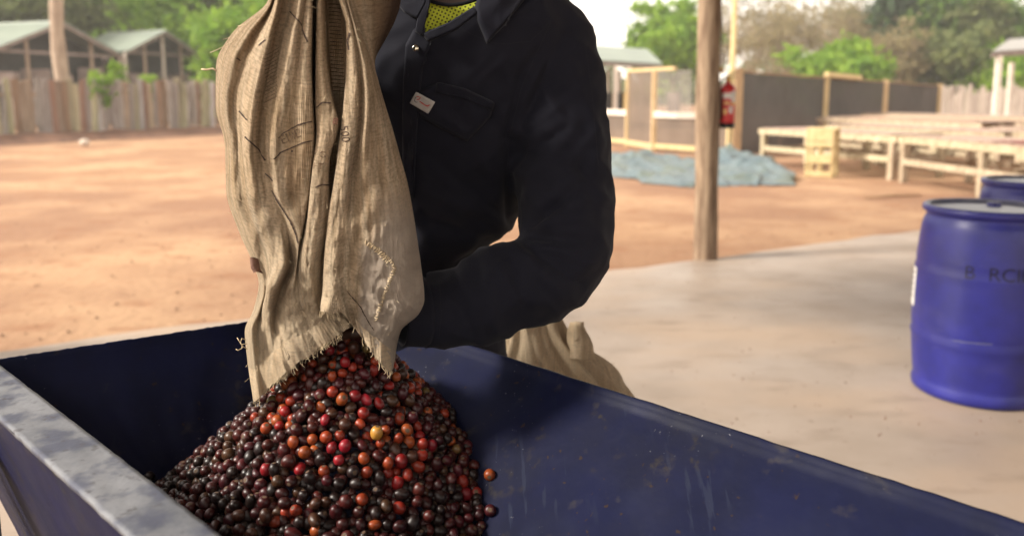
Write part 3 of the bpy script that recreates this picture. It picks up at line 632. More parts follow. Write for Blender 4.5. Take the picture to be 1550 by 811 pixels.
def sack_material(name, back=False, k=1.0):
    m = bpy.data.materials.new(name); m.use_nodes = True; N = m.node_tree.nodes; L = m.node_tree.links; b = N['Principled BSDF']
    b.inputs['Roughness'].default_value = .85; b.inputs['Specular IOR Level'].default_value = .15
    uv = N.new('ShaderNodeUVMap'); uv.uv_map = 'cloth'; v = uv.outputs[0]
    f1 = node_noise(N, L, v, 5, 6, .4, .62, (2.2, .7, 1)); col = node_mix(N, L, f1, (.76*k, .585*k, .40*k), (.57*k, .405*k, .255*k))
    f2 = node_noise(N, L, v, 3.0, 4, .5, .66); col = node_mix(N, L, node_mul(N, L, f2, .7), col, (.56*k, .38*k, .20*k))
    f3 = node_noise(N, L, v, 60, 4, .45, .68, (1.6, .10, 1)); col = node_mix(N, L, node_mul(N, L, f3, .62), col, (.84*k, .70*k, .52*k))
    f4 = node_noise(N, L, v, 90, 3, .48, .70, (1.5, .12, 1)); col = node_mix(N, L, node_mul(N, L, f4, .52), col, (.17*k, .12*k, .065*k))
    f5 = node_noise(N, L, v, 45, 5, .56, .72); col = node_mix(N, L, node_mul(N, L, f5, .35), col, (.20*k, .135*k, .08*k))
    f7 = node_noise(N, L, v, 230, 2, .45, .68); col = node_mix(N, L, node_mul(N, L, f7, .42), col, (.22*k, .15*k, .09*k))
    f8 = node_noise(N, L, v, 150, 2, .5, .7, (.25, 2.2, 1)); col = node_mix(N, L, node_mul(N, L, f8, .35), col, (.24*k, .165*k, .10*k))
    at = N.new('ShaderNodeAttribute'); at.attribute_name = 'grey'
    f6 = node_noise(N, L, v, 16, 5, .3, .7); gcol = node_mix(N, L, f6, (.66*k, .56*k, .47*k), (.48*k, .40*k, .33*k))
    col = node_mix(N, L, node_mul(N, L, at.outputs['Fac'], .85), col, gcol)
    at2 = N.new('ShaderNodeAttribute'); at2.attribute_name = 'pale'; col = node_mix(N, L, node_mul(N, L, at2.outputs['Fac'], .55), col, (.86*k, .71*k, .51*k))
    at3 = N.new('ShaderNodeAttribute'); at3.attribute_name = 'back_shade'; col = node_mix(N, L, node_mul(N, L, at3.outputs['Fac'], .95), col, (.05*k, .026*k, .018*k))
    L.new(col, b.inputs['Base Color'])
    wv = []
    for sc in ((420, 0, 0), (0, 420, 0)):
        mp = N.new('ShaderNodeMapping'); mp.inputs['Scale'].default_value = (sc[0] or .001, sc[1] or .001, 1); L.new(v, mp.inputs[0])
        w_ = N.new('ShaderNodeTexWave'); w_.bands_direction = 'X' if sc[0] else 'Y'; w_.inputs['Scale'].default_value = .5; w_.inputs['Distortion'].default_value = 1.0; w_.inputs['Detail'].default_value = 1
        L.new(mp.outputs[0], w_.inputs[0]); wv.append(w_.outputs[1])
    ad = N.new('ShaderNodeMath'); ad.operation = 'ADD'; L.new(wv[0], ad.inputs[0]); L.new(wv[1], ad.inputs[1])
    fib = node_noise(N, L, v, 70, 5, .2, .8, (1.6, .16, 1)); ad2 = N.new('ShaderNodeMath'); ad2.operation = 'MULTIPLY_ADD'; L.new(fib, ad2.inputs[0]); ad2.inputs[1].default_value = 3.2; L.new(ad.outputs[0], ad2.inputs[2])
    cr = node_noise(N, L, v, 24, 6, .2, .8); ad3 = N.new('ShaderNodeMath'); ad3.operation = 'MULTIPLY_ADD'; L.new(cr, ad3.inputs[0]); ad3.inputs[1].default_value = 3.0; L.new(ad2.outputs[0], ad3.inputs[2])
    bp = N.new('ShaderNodeBump'); bp.inputs['Strength'].default_value = .9; bp.inputs['Distance'].default_value = .0019; L.new(ad3.outputs[0], bp.inputs['Height']); L.new(bp.outputs[0], b.inputs['Normal'])
    tr = N.new('ShaderNodeBsdfTranslucent'); L.new(col, tr.inputs[0]); ms = N.new('ShaderNodeMixShader'); ms.inputs[0].default_value = .12
    L.new(b.outputs[0], ms.inputs[1]); L.new(tr.outputs[0], ms.inputs[2]); L.new(ms.outputs[0], N['Material Output'].inputs[0]); return m
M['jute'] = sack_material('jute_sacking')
M['jute_pale'] = sack_material('jute_sacking_pale', k=1.1)
M['ink'] = mat('brown_black_ink', (.035, .02, .015), (.08, .05, .03), 260, .9, 0, lo=.45, hi=.75)
M['ink_faint'] = mat('faded_ink', (.08, .05, .03), (.22, .15, .09), 300, .9, 0, lo=.42, hi=.6)
M['ink_pink'] = mat('faded_pink_ink', (.28, .10, .09), (.35, .2, .15), 200, .9, 0)
M['twine'] = mat('pale_twine', (.58, .47, .31), (.42, .32, .2), 200, .9, .3, 500, bdist=.0005)
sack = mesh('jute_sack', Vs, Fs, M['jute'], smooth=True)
tag(sack, 'big tan jute sack emptying cherries into the blue hopper, held up by its bottom', 'sack')
me = sack.data
seg = np.linalg.norm(np.diff(W, axis=1), axis=2); vv = np.concatenate([np.zeros((NC, 1)), np.cumsum(seg, 1)], 1)
mid = int(NT * .62); su = np.concatenate([[0], np.cumsum(np.linalg.norm(np.diff(W[:, mid], axis=0), axis=1))]); U = np.repeat(su[:, None], NT, 1)
uvv = np.stack([U, vv], 2).reshape(-1, 2); uvl = me.uv_layers.new(name='cloth')
li = np.empty(len(me.loops), dtype=np.int32); me.loops.foreach_get('vertex_index', li); uvl.data.foreach_set('uv', uvv[li].ravel())
gx_ = SK[:, :, 0]; gy_ = SK[:, :, 1]; sm = lambda a, lo, hi: np.clip((a - lo) / (hi - lo), 0, 1)
front = (np.arange(NC) < nfront + 6)[:, None]
grey = sm(gx_ - (575 - (gy_ - 290) * .14), -12, 18) * sm(gy_, 270, 345) * front + sm(gx_, 540, 556) * sm(gy_, 366, 378) * (1 - sm(gy_, 500, 520)) * front
pale = sm(gy_, 300, 520) * (1 - sm(gx_, 470, 540)) * .9 + .25 * (1 - sm(gx_, 330, 380))
ci = np.arange(NC)[:, None] / SUB
back_shade = sm(ci, 24.2, 24.8) * (1 - sm(gy_, 70, 160)) * (1 - sm(ci, 26.5, 27.5))  # dark brown painted in for the shade on the sack's upper back
for nm, a in (('grey', np.clip(grey, 0, 1)), ('pale', np.clip(pale, 0, 1)), ('back_shade', back_shade)):
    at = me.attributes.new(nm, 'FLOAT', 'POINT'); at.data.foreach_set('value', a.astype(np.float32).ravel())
md = sack.modifiers.new('cloth_thickness', 'SOLIDIFY'); md.thickness = .0016; md.offset = 0
sack_bvh = BVHTree.FromPolygons([Vector(v) for v in Vs.tolist()], Fs)
EYE = Vector((0, 0, CAMZ))
def hit(bvh, px, py, off=.0012):
    d = ray(px, py).normalized(); h = bvh.ray_cast(EYE, d)
    if h[0] is None: return None
    n = h[1] if h[1].dot(d) < 0 else -h[1]; return h[0] + n * off, n
def decal_line(bvh, pts, wpx, name, m, parent, off=.0016, thick=True):
    # a thin strip following the cloth
    P2 = []
    for a, b in zip(pts[:-1], pts[1:]):
        n = max(2, int(math.hypot(b[0]-a[0], b[1]-a[1]) / 2.0)); P2 += [(a[0] + (b[0]-a[0]) * k / n, a[1] + (b[1]-a[1]) * k / n) for k in range(n)]
    P2.append(pts[-1]); V = []; Fc = []; prev = None; okp = False
    for i, (x, y) in enumerate(P2):
        a = P2[max(0, i-1)]; b = P2[min(len(P2)-1, i+1)]; tx, ty = b[0]-a[0], b[1]-a[1]; l = math.hypot(tx, ty) or 1
        wv = wpx * (.75 + .5 * noise.noise(Vector((x * .35, y * .35, 3))) ) / 2; nx_, ny_ = -ty / l * wv, tx / l * wv
        h0, h1 = hit(bvh, x + nx_, y + ny_, off), hit(bvh, x - nx_, y - ny_, off)
        if h0 is None or h1 is None or (h0[0] - h1[0]).length > .02: okp = False; continue
        V += [h0[0], h1[0]]; k = len(V)
        if okp and (V[k-2] - V[k-4]).length < .02: Fc.append((k-4, k-3, k-1, k-2))
        okp = True
    if Fc: return mesh(name, V, Fc, m, parent)
def text_mesh(txt, size, font_shear=0):
    cu = bpy.data.curves.new('lettering', 'FONT'); cu.body = txt; cu.size = size; cu.align_x = 'CENTER'; cu.align_y = 'CENTER'; cu.shear = font_shear; cu.resolution_u = 3
    o = bpy.data.objects.new('lettering', cu); COL.objects.link(o); dg = bpy.context.evaluated_depsgraph_get(); dg.update(); me_ = o.evaluated_get(dg).to_mesh()
    V = [tuple(v.co) for v in me_.vertices]; Fc = [tuple(p.vertices) for p in me_.polygons]; o.evaluated_get(dg).to_mesh_clear(); bpy.data.objects.remove(o); bpy.data.curves.remove(cu); return V, Fc
def decal_text(bvh, txt, cx, cy, size, ang, name, m, parent, bend=0, off=.0014, sx=1):
    V, Fc = text_mesh(txt, size); O = []; ok = []
    for x, y, _ in V:
        x *= sx; y2 = y + bend * x * x; X = cx + x * math.cos(ang) + y2 * math.sin(ang); Y = cy + x * math.sin(ang) - y2 * math.cos(ang); h = hit(bvh, X, Y, off); O.append(h[0] if h else Vector((0, 0, 0))); ok.append(h is not None)
    Fc = [f for f in Fc if all(ok[i] for i in f) and max((O[f[0]] - O[i]).length for i in f) < .02]
    if Fc: return mesh(name, O, Fc, m, parent)
for pts in ([(421,209),(428,202),(437,197),(450,190),(462,186),(471,184)], [(415,241),(424,231),(436,226),(450,220),(462,215),(472,213)],
            [(363,168),(369,175),(375,182)], [(372,207),(380,216),(390,226),(403,243)], [(402,262),(409,268),(414,274)], [(412,288),(418,298),(426,312)],
            [(418,300),(430,318),(440,334),(448,352),(453,370)], [(440,18),(449,28),(457,40),(466,64)], [(393,70),(398,65),(403,61)], [(358,88),(363,92)],
            [(480,163),(489,155),(500,156)], [(478,284),(487,279),(497,280)], [(529,76),(527,62),(530,50)]):
    decal_line(sack_bvh, pts, 2.6, 'printed_line', M['ink'], sack)
decal_text(sack_bvh, 'EIIIE', 440, 207, 19, R(-22), 'printed_lettering', M['ink_faint'], sack)
decal_text(sack_bvh, '5001', 523, 207, 17, R(82), 'printed_lettering', M['ink'], sack)
decal_text(sack_bvh, '8', 507, 184, 13, R(10), 'printed_numeral', M['ink_pink'], sack)
decal_text(sack_bvh, 'KG', 484, 234, 14, R(4), 'printed_lettering', M['ink_faint'], sack); decal_text(sack_bvh, 'ET', 482, 252, 14, R(4), 'printed_lettering', M['ink_faint'], sack)
decal_line(sack_bvh, [(441,228),(444,229)], 3.5, 'ink_spot', M['ink'], sack)
# rows of fine print down in the deep fold
for k in range(24):
    y = 6 + k * 5.7
    decal_line(sack_bvh, [(496 + y * .03, y), (517 + y * .03, y + 1.5)], 1.3, 'printed_row', M['ink'], sack)
for k in range(14):
    y = 70 + k * 5.5; decal_line(sack_bvh, [(398 + k * .3, y + 14), (420, y + 5), (424 - k * .5, y + 2)], .7, 'printed_row', M['ink'], sack)
# mending: cobbled pale stitches round the grey patch, and down the seam
def stitches(path, n, wd, up, parent=sack):
    mb = MB(); tot = sum(math.hypot(b[0]-a[0], b[1]-a[1]) for a, b in zip(path[:-1], path[1:]))
    for k in range(n):
        s = tot * (k + .5) / n
        for a, b in zip(path[:-1], path[1:]):
            l = math.hypot(b[0]-a[0], b[1]-a[1])
            if s <= l: break
            s -= l
        x = a[0] + (b[0]-a[0]) * s / l; y = a[1] + (b[1]-a[1]) * s / l; nx_, ny_ = -(b[1]-a[1]) / l, (b[0]-a[0]) / l; w_ = wd * rr.uniform(.6, 1.3)
        sk = rr.uniform(-1.5, 1.5); hs = [hit(sack_bvh, x + nx_ * w_ * q + sk * q * ny_, y + ny_ * w_ * q - sk * q * nx_, .001 + up * (1 - q * q) * .001) for q in (-1, -.5, 0, .5, 1)]
        if all(hs): mb.tube([h[0] for h in hs], .0008, 6)
    mb.build('mending_stitches', M['twine'], parent, True)
stitches([(553,366),(572,376),(590,392),(597,405),(590,425),(582,445),(575,465),(569,485)], 44, 2.6, 1.2)
stitches([(556,368),(575,380),(588,398)], 12, 3.6, 1.8)
decal_line(sack_bvh, [(526,440),(536,452),(548,468),(556,482),(566,500)], 1.6, 'patch_seam', M['ink'], sack)
# turned hem along the mouth: a raised fold of cloth
hem = []; hj0 = int(NT * .945)
def hem_roll(i0, i1, name):
    V = []; ks = 5
    for i in range(i0, i1):
        t = noise.noise(Vector((i * .11, 0, 9)))
        a = Vector(W[i, int(NT * (.938 + .008 * t))]); b = Vector(W[i, NT - 1]); n = Vector((0, -1, .25)).normalized()
        for k in range(ks + 1):
            f = k / ks; V.append(a.lerp(b, f * 1.02) + n * (.0030 * math.sin(math.pi * min(1, .15 + f * .8)) + .0008 + .0012 * noise.noise(Vector((i * .17, f * 3, 4)))))
    Fc = [((i * (ks+1)) + k, i * (ks+1) + k + 1, (i+1) * (ks+1) + k + 1, (i+1) * (ks+1) + k) for i in range(i1 - i0 - 1) for k in range(ks)]
    o = mesh(name, V, Fc, M['jute_pale'], sack, True)
    uvl = o.data.uv_layers.new(name='cloth'); uvs = []
    for l in o.data.loops: v = o.data.vertices[l.vertex_index].co; uvs += [v.x, v.z]
    uvl.data.foreach_set('uv', uvs); at = o.data.attributes.new('grey', 'FLOAT', 'POINT'); at = o.data.attributes.new('pale', 'FLOAT', 'POINT'); at.data.foreach_set('value', [.6] * len(V))
hem_roll(3, 14 * SUB, 'hem')
hem_roll(int(16.6 * SUB), int(19.3 * SUB), 'pleat_end')
hem_roll(20 * SUB, 23 * SUB + 8, 'hem')
mb = MB()
for q in range(150):
    i = rr.choice(list(range(2, 14 * SUB)) + list(range(17 * SUB, 24 * SUB))); p = Vector(W[i, NT - 1]); l = rr.uniform(.003, .013); d_ = Vector((rr.uniform(-.7, .7), rr.uniform(-.6, .1), -1)).normalized()
    mb.tube([p + Vector((0, 0, .002)), p + d_ * l * .5, p + d_ * l + Vector((rr.uniform(-.004, .004), 0, 0))], .00035, 4, caps=False)
for q in range(170):                        # stray fibres standing off the cloth
    i = rr.randrange(0, nfront); j = rr.randrange(int(NT * .25), NT - 6); p = Vector(W[i, j]); d_ = Vector((rr.uniform(-1, 1), -.8, rr.uniform(-1, 1))).normalized(); l = rr.uniform(.004, .012)
    mb.tube([p, p + d_ * l * .5 + Vector((0, -.001, 0)), p + d_ * l + Vector((rr.uniform(-.005, .005), 0, rr.uniform(-.004, .002)))], .0003, 3, caps=False)
fz = mb.build('frayed_fibres', M['twine'], sack); fz['kind'] = 'stuff'
# loose threads
def thread(pts, d, rad=.0007):
    MB().tube([P(x, y, d + q) for x, y, q in pts], rad, 5).build('loose_thread', M['twine'], sack, True)
thread([(374,528,0),(368,524,-.01),(362,516,-.02),(359,511,-.015)], 1.20); thread([(374,520,0),(367,521,-.01),(366,527,-.02),(360,530,-.02),(357,528,-.02)], 1.2); thread([(372,514,0),(366,512,-.01),(364,518,-.02),(368,526,-.02)], 1.2)
thread([(394,33,0),(386,36,0),(372,38,0),(360,40,0)], 1.17); thread([(360,60,0),(345,68,0),(328,76,0),(318,80,0)], 1.17, .0005); thread([(352,55,0),(345,58,.01),(338,60,0)], 1.17, .0005)
thread([(328,108,0),(322,104,0),(312,106,0),(305,105,0)], 1.16, .0014)
# dark curled flap on the left edge and the little cup-shaped pleat end
mb = MB(); pl = []
for a in range(7):
    for b in range(9):
        x = 392 - 14 * math.sin(a / 6 * 1.7) + b * .3; y = 392 + b * 2.8 - 3 * math.sin(a / 6 * 3); pl.append(P(x - (4 if b > 5 else 0) * (-(b - 5) * .35), y, 1.20 - .008 * math.sin(a / 6 * 3.1)))
Fq = [(a * 9 + b, a * 9 + b + 1, (a + 1) * 9 + b + 1, (a + 1) * 9 + b) for a in range(6) for b in range(8)]
M['leather'] = mat('dark_brown_scrap', (.13, .065, .045), (.09, .045, .03), 40, .7, .3); mesh('curled_scrap', pl, Fq, M['leather'], sack, True)
# ------------------------------------------------------------ the person
def ring_loft(rings, n=28):               # rings: (px, py, depth, half width px, half depth m)
    V = []
    for px, py, d, wpx, hd in rings:
        c = P(px, py, d); w_ = wpx / F * d
        for k in range(n):
            a = 2 * math.pi * k / n; ca, sa = math.cos(a), math.sin(a); sg = lambda q: math.copysign(abs(q) ** .85, q)
            V.append(c + Vector((sg(ca) * w_, sg(sa) * hd, 0)))
    Fc = [(i * n + k, i * n + (k + 1) % n, (i + 1) * n + (k + 1) % n, (i + 1) * n + k) for i in range(len(rings) - 1) for k in range(n)]
    Fc += [tuple(range(n - 1, -1, -1)), tuple((len(rings) - 1) * n + k for k in range(n))]
    return V, Fc
def spline(pts, n):
    a = np.array(pts, float); s = np.linspace(0, len(a) - 1, len(a)); q = np.linspace(0, len(a) - 1, n)
    return np.stack([pchip(s, a[:, i], q) for i in range(a.shape[1])], 1)
def chain(px_pts, n=30, seg=20):
    a = spline(px_pts, n); mb = MB(); mb.tube([P(x, y, d) for x, y, d, r in a], [r / F * d for x, y, d, r in a], seg); return mb
torso = [(684, -58, 1.49, 56, 0.075), (690, -36, 1.49, 92, 0.09), (698, -14, 1.49, 132, 0.105), (703, 8, 1.49, 150, 0.118), (702, 40, 1.49, 160, 0.125), (697, 100, 1.495, 160, 0.13), (690, 160, 1.51, 155, 0.132), (682, 220, 1.53, 148, 0.132), (668, 280, 1.56, 138, 0.13), (655, 325, 1.59, 130, 0.13), (651, 348, 1.6, 127, 0.13), (643, 366, 1.612, 106, 0.125), (634, 380, 1.62, 86, 0.12), (634, 392, 1.625, 84, 0.12), (634, 415, 1.64, 88, 0.12), (642, 450, 1.66, 100, 0.125), (654, 500, 1.68, 112, 0.125), (660, 560, 1.7, 116, 0.125), (660, 640, 1.71, 110, 0.12), (660, 700, 1.72, 100, 0.12)]
lap = [P(605, 690, 1.73), P(712, 690, 1.73)]
parts_ = []
V, Fc = ring_loft(torso); parts_.append((V, Fc))
armL = chain([(800,20,1.50,50),(832,58,1.50,62),(842,110,1.49,70),(846,165,1.48,73),(849,220,1.47,74),(853,280,1.45,73),(855,330,1.43,73),(850,378,1.41,75),(828,412,1.39,72),(795,428,1.37,70),(760,436,1.35,68),(728,455,1.345,70),(700,466,1.335,65),(676,468,1.325,60),(655,470,1.315,57),(630,472,1.30,52),(608,474,1.29,48)], 48, 26)
parts_.append((armL.V, armL.F))
armR = chain([(600,10,1.51,50),(565,50,1.50,62),(530,90,1.47,62),(490,130,1.42,60),(462,140,1.38,58),(458,110,1.34,54),(466,40,1.30,46),(478,-60,1.25,40),(486,-130,1.21,36)], 34, 22)
parts_.append((armR.V, armR.F))
for sx, p0 in ((-1, lap[0]), (1, lap[1])):
    mb = MB(); pts = [p0 + Vector((0, 0, .16)), p0, p0 + Vector((sx * .02, .01, -.3)), p0 + Vector((sx * .04, .04, -.62)), Vector((p0.x + sx * .05, p0.y + .07, .09))]
    mb.tube(pts, [.115, .11, .10, .088, .082], 20); parts_.append((mb.V, mb.F))
mbu = MB()
for V, Fc in parts_: mbu.add(V, Fc)
tmp = mesh('tmp', mbu.V, mbu.F)
rm = tmp.modifiers.new('r', 'REMESH'); rm.mode = 'VOXEL'; rm.voxel_size = .0065
sm_ = tmp.modifiers.new('s', 'SMOOTH'); sm_.factor = .6; sm_.iterations = 9
dg = bpy.context.evaluated_depsgraph_get(); dg.update(); em = tmp.evaluated_get(dg).to_mesh()
nv = len(em.vertices); co = np.empty(nv * 3); em.vertices.foreach_get('co', co); co = co.reshape(-1, 3); no_ = np.empty(nv * 3); em.vertices.foreach_get('normal', no_); no_ = no_.reshape(-1, 3)
faces = [tuple(p.vertices) for p in em.polygons]; tmp.evaluated_get(dg).to_mesh_clear(); bpy.data.objects.remove(tmp)
print('clothing verts', nv)
def seg_d(px, py, ax, ay, bx, by):        # distance to a crease line in photo units
    vx, vy = bx - ax, by - ay; t = max(0, min(1, ((px - ax) * vx + (py - ay) * vy) / (vx * vx + vy * vy))); return math.hypot(px - ax - vx * t, py - ay - vy * t), t
creases = [  # crease lines ax, ay, bx, by, width, depth mm (negative = groove)
 (768,360,860,300,7,-6),(775,352,905,322,8,5),(790,356,905,368,7,-6),(795,362,900,400,8,5),(790,368,880,430,7,-5),(780,372,850,450,8,4),(800,345,880,280,8,-4),
 (700,450,720,520,7,-4),(735,395,750,510,8,4),(690,400,700,505,7,-4),(770,385,800,480,8,-4),(728,378,775,380,6,3),
 (772,350,768,210,8,-8),(768,210,790,120,7,-7),(790,120,812,80,7,-5),(800,100,775,200,7,5),(815,95,790,180,7,4),(752,140,795,95,8,-3),(770,210,830,170,9,4),(775,240,850,200,8,-4),(770,262,880,240,10,4),
 (620,215,700,300,12,3),(640,230,770,330,10,-4),(650,290,775,345,9,4),(640,330,740,365,8,-4),(600,260,650,340,10,-3),(700,200,760,290,10,3),(630,300,640,400,10,3),
 (900,120,905,300,12,3),(880,200,900,350,9,-3),(850,230,915,280,9,-3),(820,300,910,305,8,4),(845,130,880,260,10,-3)]
disp = np.zeros(nv)
for i in range(nv):
    p = co[i]; q = Vector(p); px, py, _ = project(p)
    w1 = noise.noise(Vector((p[0] * 7, p[1] * 6, p[2] * 5))) * .0045
    a1 = noise.noise(Vector(((p[0] + p[2]) * 16, p[1] * 12, (p[2] - p[0]) * 5))); w2 = (abs(a1) - .25) * -.012
    a2 = noise.noise(Vector(((p[0] - p[2]) * 20, p[1] * 18, (p[2] + p[0]) * 7 + 9))); w3 = (abs(a2) - .25) * -.007
    d = w1 + w2 + w3
    if no_[i][1] < .35:
        for ax, ay, bx, by, wd, dp in creases:
            if abs(px - (ax + bx) / 2) > abs(ax - bx) / 2 + 30 or abs(py - (ay + by) / 2) > abs(ay - by) / 2 + 30: continue
            dd, t = seg_d(px, py, ax, ay, bx, by)
            if dd < wd * 3: d += dp * .0015 * math.exp(-(dd / wd) ** 2) * (.35 + .65 * math.sin(math.pi * min(1, max(0, t * .8 + .1))))
    disp[i] = d
co2 = co + no_ * disp[:, None]
person = empty('person', (lap[0].x + .09, lap[0].y + .04, 0), 'person in dark navy overalls over a yellow mesh shirt, tipping the jute sack', 'person')
# body: one continuous skinned surface from head to feet with five-fingered hands
def body_mesh():
    bm_v = []; edges = []; rad = []
    def v(p, r, prev=None):
        bm_v.append(tuple(p)); rad.append(r)
        if prev is not None: edges.append((prev, len(bm_v) - 1))
        return len(bm_v) - 1
    pel = v(P(655, 560, 1.69), (.11, .09)); ab = v(P(640, 420, 1.64), (.085, .07), pel); ch = v(P(680, 170, 1.51), (.12, .08), ab); ub = v(P(690, 30, 1.50), (.10, .06), ch)
    nk = v(P(688, -45, 1.49), .052, ub); nk2 = v(P(684, -95, 1.475), .052, nk); hd1 = v(P(680, -135, 1.46), (.070, .078), nk2); hd2 = v(P(678, -190, 1.455), (.088, .100), hd1); hd3 = v(P(678, -240, 1.46), (.084, .098), hd2); v(P(678, -262, 1.465), (.060, .070), hd3)
    def arm(pts, palm, fingers, thumb):
        k = ub
        for p, r in pts: k = v(p, r, k)
        pk = v(palm[0], palm[1], k)
        for f in fingers:
            j = pk
            for p, r in f: j = v(p, r, j)
        j = k
        for p, r in thumb: j = v(p, r, j)
    # left arm: the hand is inside the sack's far side, fingers curled round its cloth
    H = P(584, 474, 1.275); X = Vector((-1, 0, 0)); Z = Vector((0, 0, 1)); Y = Vector((0, -1, 0))
    fing = []
    for q, L_ in enumerate((.068, .076, .072, .058)):
        z = .033 - q * .022; b = H + X * .035 + Z * z; fing.append([(b, .0105), (b + X * L_ * .42 + Y * .004, .0098), (b + X * L_ * .72 + Y * .022, .009), (b + X * L_ * .78 + Y * .040, .0075)])
    arm([(P(835,60,1.50), .052), (P(848,220,1.47), .045), (P(850,385,1.40), .040), (P(740,445,1.345), .034), (P(622,472,1.295), .026)], (H, (.024, .018)), fing,
        [(H + Z * .03 + X * -.01 + Y * .012, .013), (H + Z * .052 + X * .012 + Y * .026, .011), (H + Z * .058 + X * .034 + Y * .036, .009)])
    # right arm: raised, fist closed on the gathered bottom of the sack
    H = P(492, -196, 1.185); fing = []
    for q, L_ in enumerate((.066, .074, .070, .056)):
        z = .034 - q * .022; b = H + Y * .02 + Z * z + X * .028; fing.append([(b, .0105), (b + Y * .034 + X * .004, .0098), (b + Y * .052 - X * .020, .009), (b + Y * .036 - X * .040, .008)])
    arm([(P(562,50,1.50), .052), (P(500,125,1.42), .045), (P(458,138,1.37), .040), (P(468,20,1.29), .034), (P(486,-140,1.21), .026)], (H, (.022, .024)), fing,
        [(H + Z * .028 - X * .02, .013), (H + Z * .040 - X * .03 + Y * .03, .011), (H + Z * .036 - X * .012 + Y * .055, .009)])
    for sx, p0 in ((-1, lap[0]), (1, lap[1])):
        k = v(p0 + Vector((0, 0, .02)), .085, pel); k = v(p0 + Vector((sx * .03, .02, -.40)), .055, k); k = v(Vector((p0.x + sx * .05, p0.y + .07, .09)), .040, k); k = v(Vector((p0.x + sx * .055, p0.y + .01, .05)), .038, k); v(Vector((p0.x + sx * .06, p0.y - .10, .035)), .030, k)
    me = bpy.data.meshes.new('body'); me.from_pydata(bm_v, edges, []); o = bpy.data.objects.new('body', me); COL.objects.link(o)
    md = o.modifiers.new('skin', 'SKIN'); sv_ = me.skin_vertices[0].data if me.skin_vertices else None
    if sv_ is None:
        bm = bmesh.new(); bm.from_mesh(me); bm.verts.layers.skin.verify(); bm.to_mesh(me); bm.free(); sv_ = me.skin_vertices[0].data
    for i, r in enumerate(rad): sv_[i].radius = r if isinstance(r, tuple) else (r, r)
    sv_[0].use_root = True; md.use_smooth_shade = True; md2 = o.modifiers.new('sub', 'SUBSURF'); md2.levels = 2; md2.render_levels = 2
    dg = bpy.context.evaluated_depsgraph_get(); dg.update(); e = o.evaluated_get(dg).to_mesh(); V = [Vector(q.co) for q in e.vertices]; Fc = [tuple(p.vertices) for p in e.polygons]; o.evaluated_get(dg).to_mesh_clear(); bpy.data.objects.remove(o)
    hc = P(678, -195, 1.455)              # shape a face: brow, eye hollows, nose, lips, chin
    for q in V:
        l = q - hc
        if l.length < .16 and l.y < -.02:
            x, z = l.x, l.z; f = 0
            f += .022 * math.exp(-(x / .011) ** 2 - ((z + .022) / .020) ** 2); f += .006 * math.exp(-(x / .012) ** 2 - ((z + .0) / .02) ** 2)
            f -= .008 * (math.exp(-((x - .031) / .014) ** 2 - ((z - .006) / .010) ** 2) + math.exp(-((x + .031) / .014) ** 2 - ((z - .006) / .010) ** 2))
            f += .009 * math.exp(-(x / .022) ** 2 - ((z + .052) / .007) ** 2) + .006 * math.exp(-(x / .024) ** 2 - ((z + .085) / .012) ** 2) + .004 * math.exp(-(x / .05) ** 2 - ((z - .026) / .009) ** 2)
            q.y -= f
    o = mesh('body', V, Fc, M['skin'], person, True); return o, hc
body, hc = body_mesh()
for s_ in (-1, 1):
    mb = MB(); hb_ = BVHTree.FromPolygons([Vector(q.co) + person.location for q in body.data.vertices], [tuple(p.vertices) for p in body.data.polygons]); fh = hb_.ray_cast(hc + Vector((s_ * .030, -.5, .006)), Vector((0, 1, 0)))[0]; c = fh + Vector((0, .0085, 0)); mb.lathe(c - Vector((0, 0, .011)), [(.001, 0), (.007, .003), (.010, .008), (.011, .011), (.010, .014), (.007, .019), (.001, .022)], 12); ey = mb.build('eye', M['eye'], person, True); mb = MB(); mb.tube([c + Vector((0, -.0095, 0)), c + Vector((0, -.0116, 0))], [.0048, .0040], 12); mb.build('iris', M['hair'], ey)
    mb = MB(); eh = hb_.ray_cast(hc + Vector((s_ * .4, .005, -.008)), Vector((-s_, 0, 0)))[0]; ec = eh - Vector((s_ * .001, 0, 0)); pts = [ec + Vector((s_ * .004 * math.sin(a), -.012 * math.cos(a) + .004, .028 * math.sin(a))) for a in np.linspace(-2.2, 2.4, 12)]
    mb.tube(pts, [.004 + .002 * math.sin(i / 11 * 3.1) for i in range(12)], 8); mb.build('ear', M['skin'], person, True)
def hairf(u, v):
    a = u * 2 * math.pi; b = v * 1.75; rx, ry, rz = .096, .110, .104; n = Vector((math.sin(b) * math.cos(a), math.sin(b) * math.sin(a), math.cos(b)))
    k = 1 + .02 * noise.noise(n * 22); low = 0
    if n.y < -.3 and n.z < .35: n = Vector((n.x, n.y, .35 + (n.z - .35) * .15)).normalized()
    return tuple(hc + Vector((0, .008, .012)) + Vector((n.x * rx, n.y * ry, n.z * rz)) * k)
V, Fc = grid(40, 20, hairf); mesh('hair', V, Fc, M['hair'], person, True)
for s_, p0 in ((-1, lap[0]), (1, lap[1])):
    mb = MB(); x, y = p0.x + s_ * .057, p0.y
    rings = [(y + .12, .035, .05), (y + .09, .048, .08), (y + .02, .050, .085), (y - .06, .052, .06), (y - .13, .046, .045), (y - .16, .030, .03)]
    V = []
    for ry_, hw, hh in rings: V += [(x + hw * math.cos(a) , ry_, max(.004, hh * .5 + hh * .55 * math.sin(a))) for a in np.linspace(0, 2 * math.pi, 13)[:-1]]
    Fc = [(i * 12 + k, i * 12 + (k + 1) % 12, (i + 1) * 12 + (k + 1) % 12, (i + 1) * 12 + k) for i in range(5) for k in range(12)] + [tuple(range(12)), tuple(60 + k for k in range(12))]
    mesh('boot', V, Fc, M['black'], person, True)

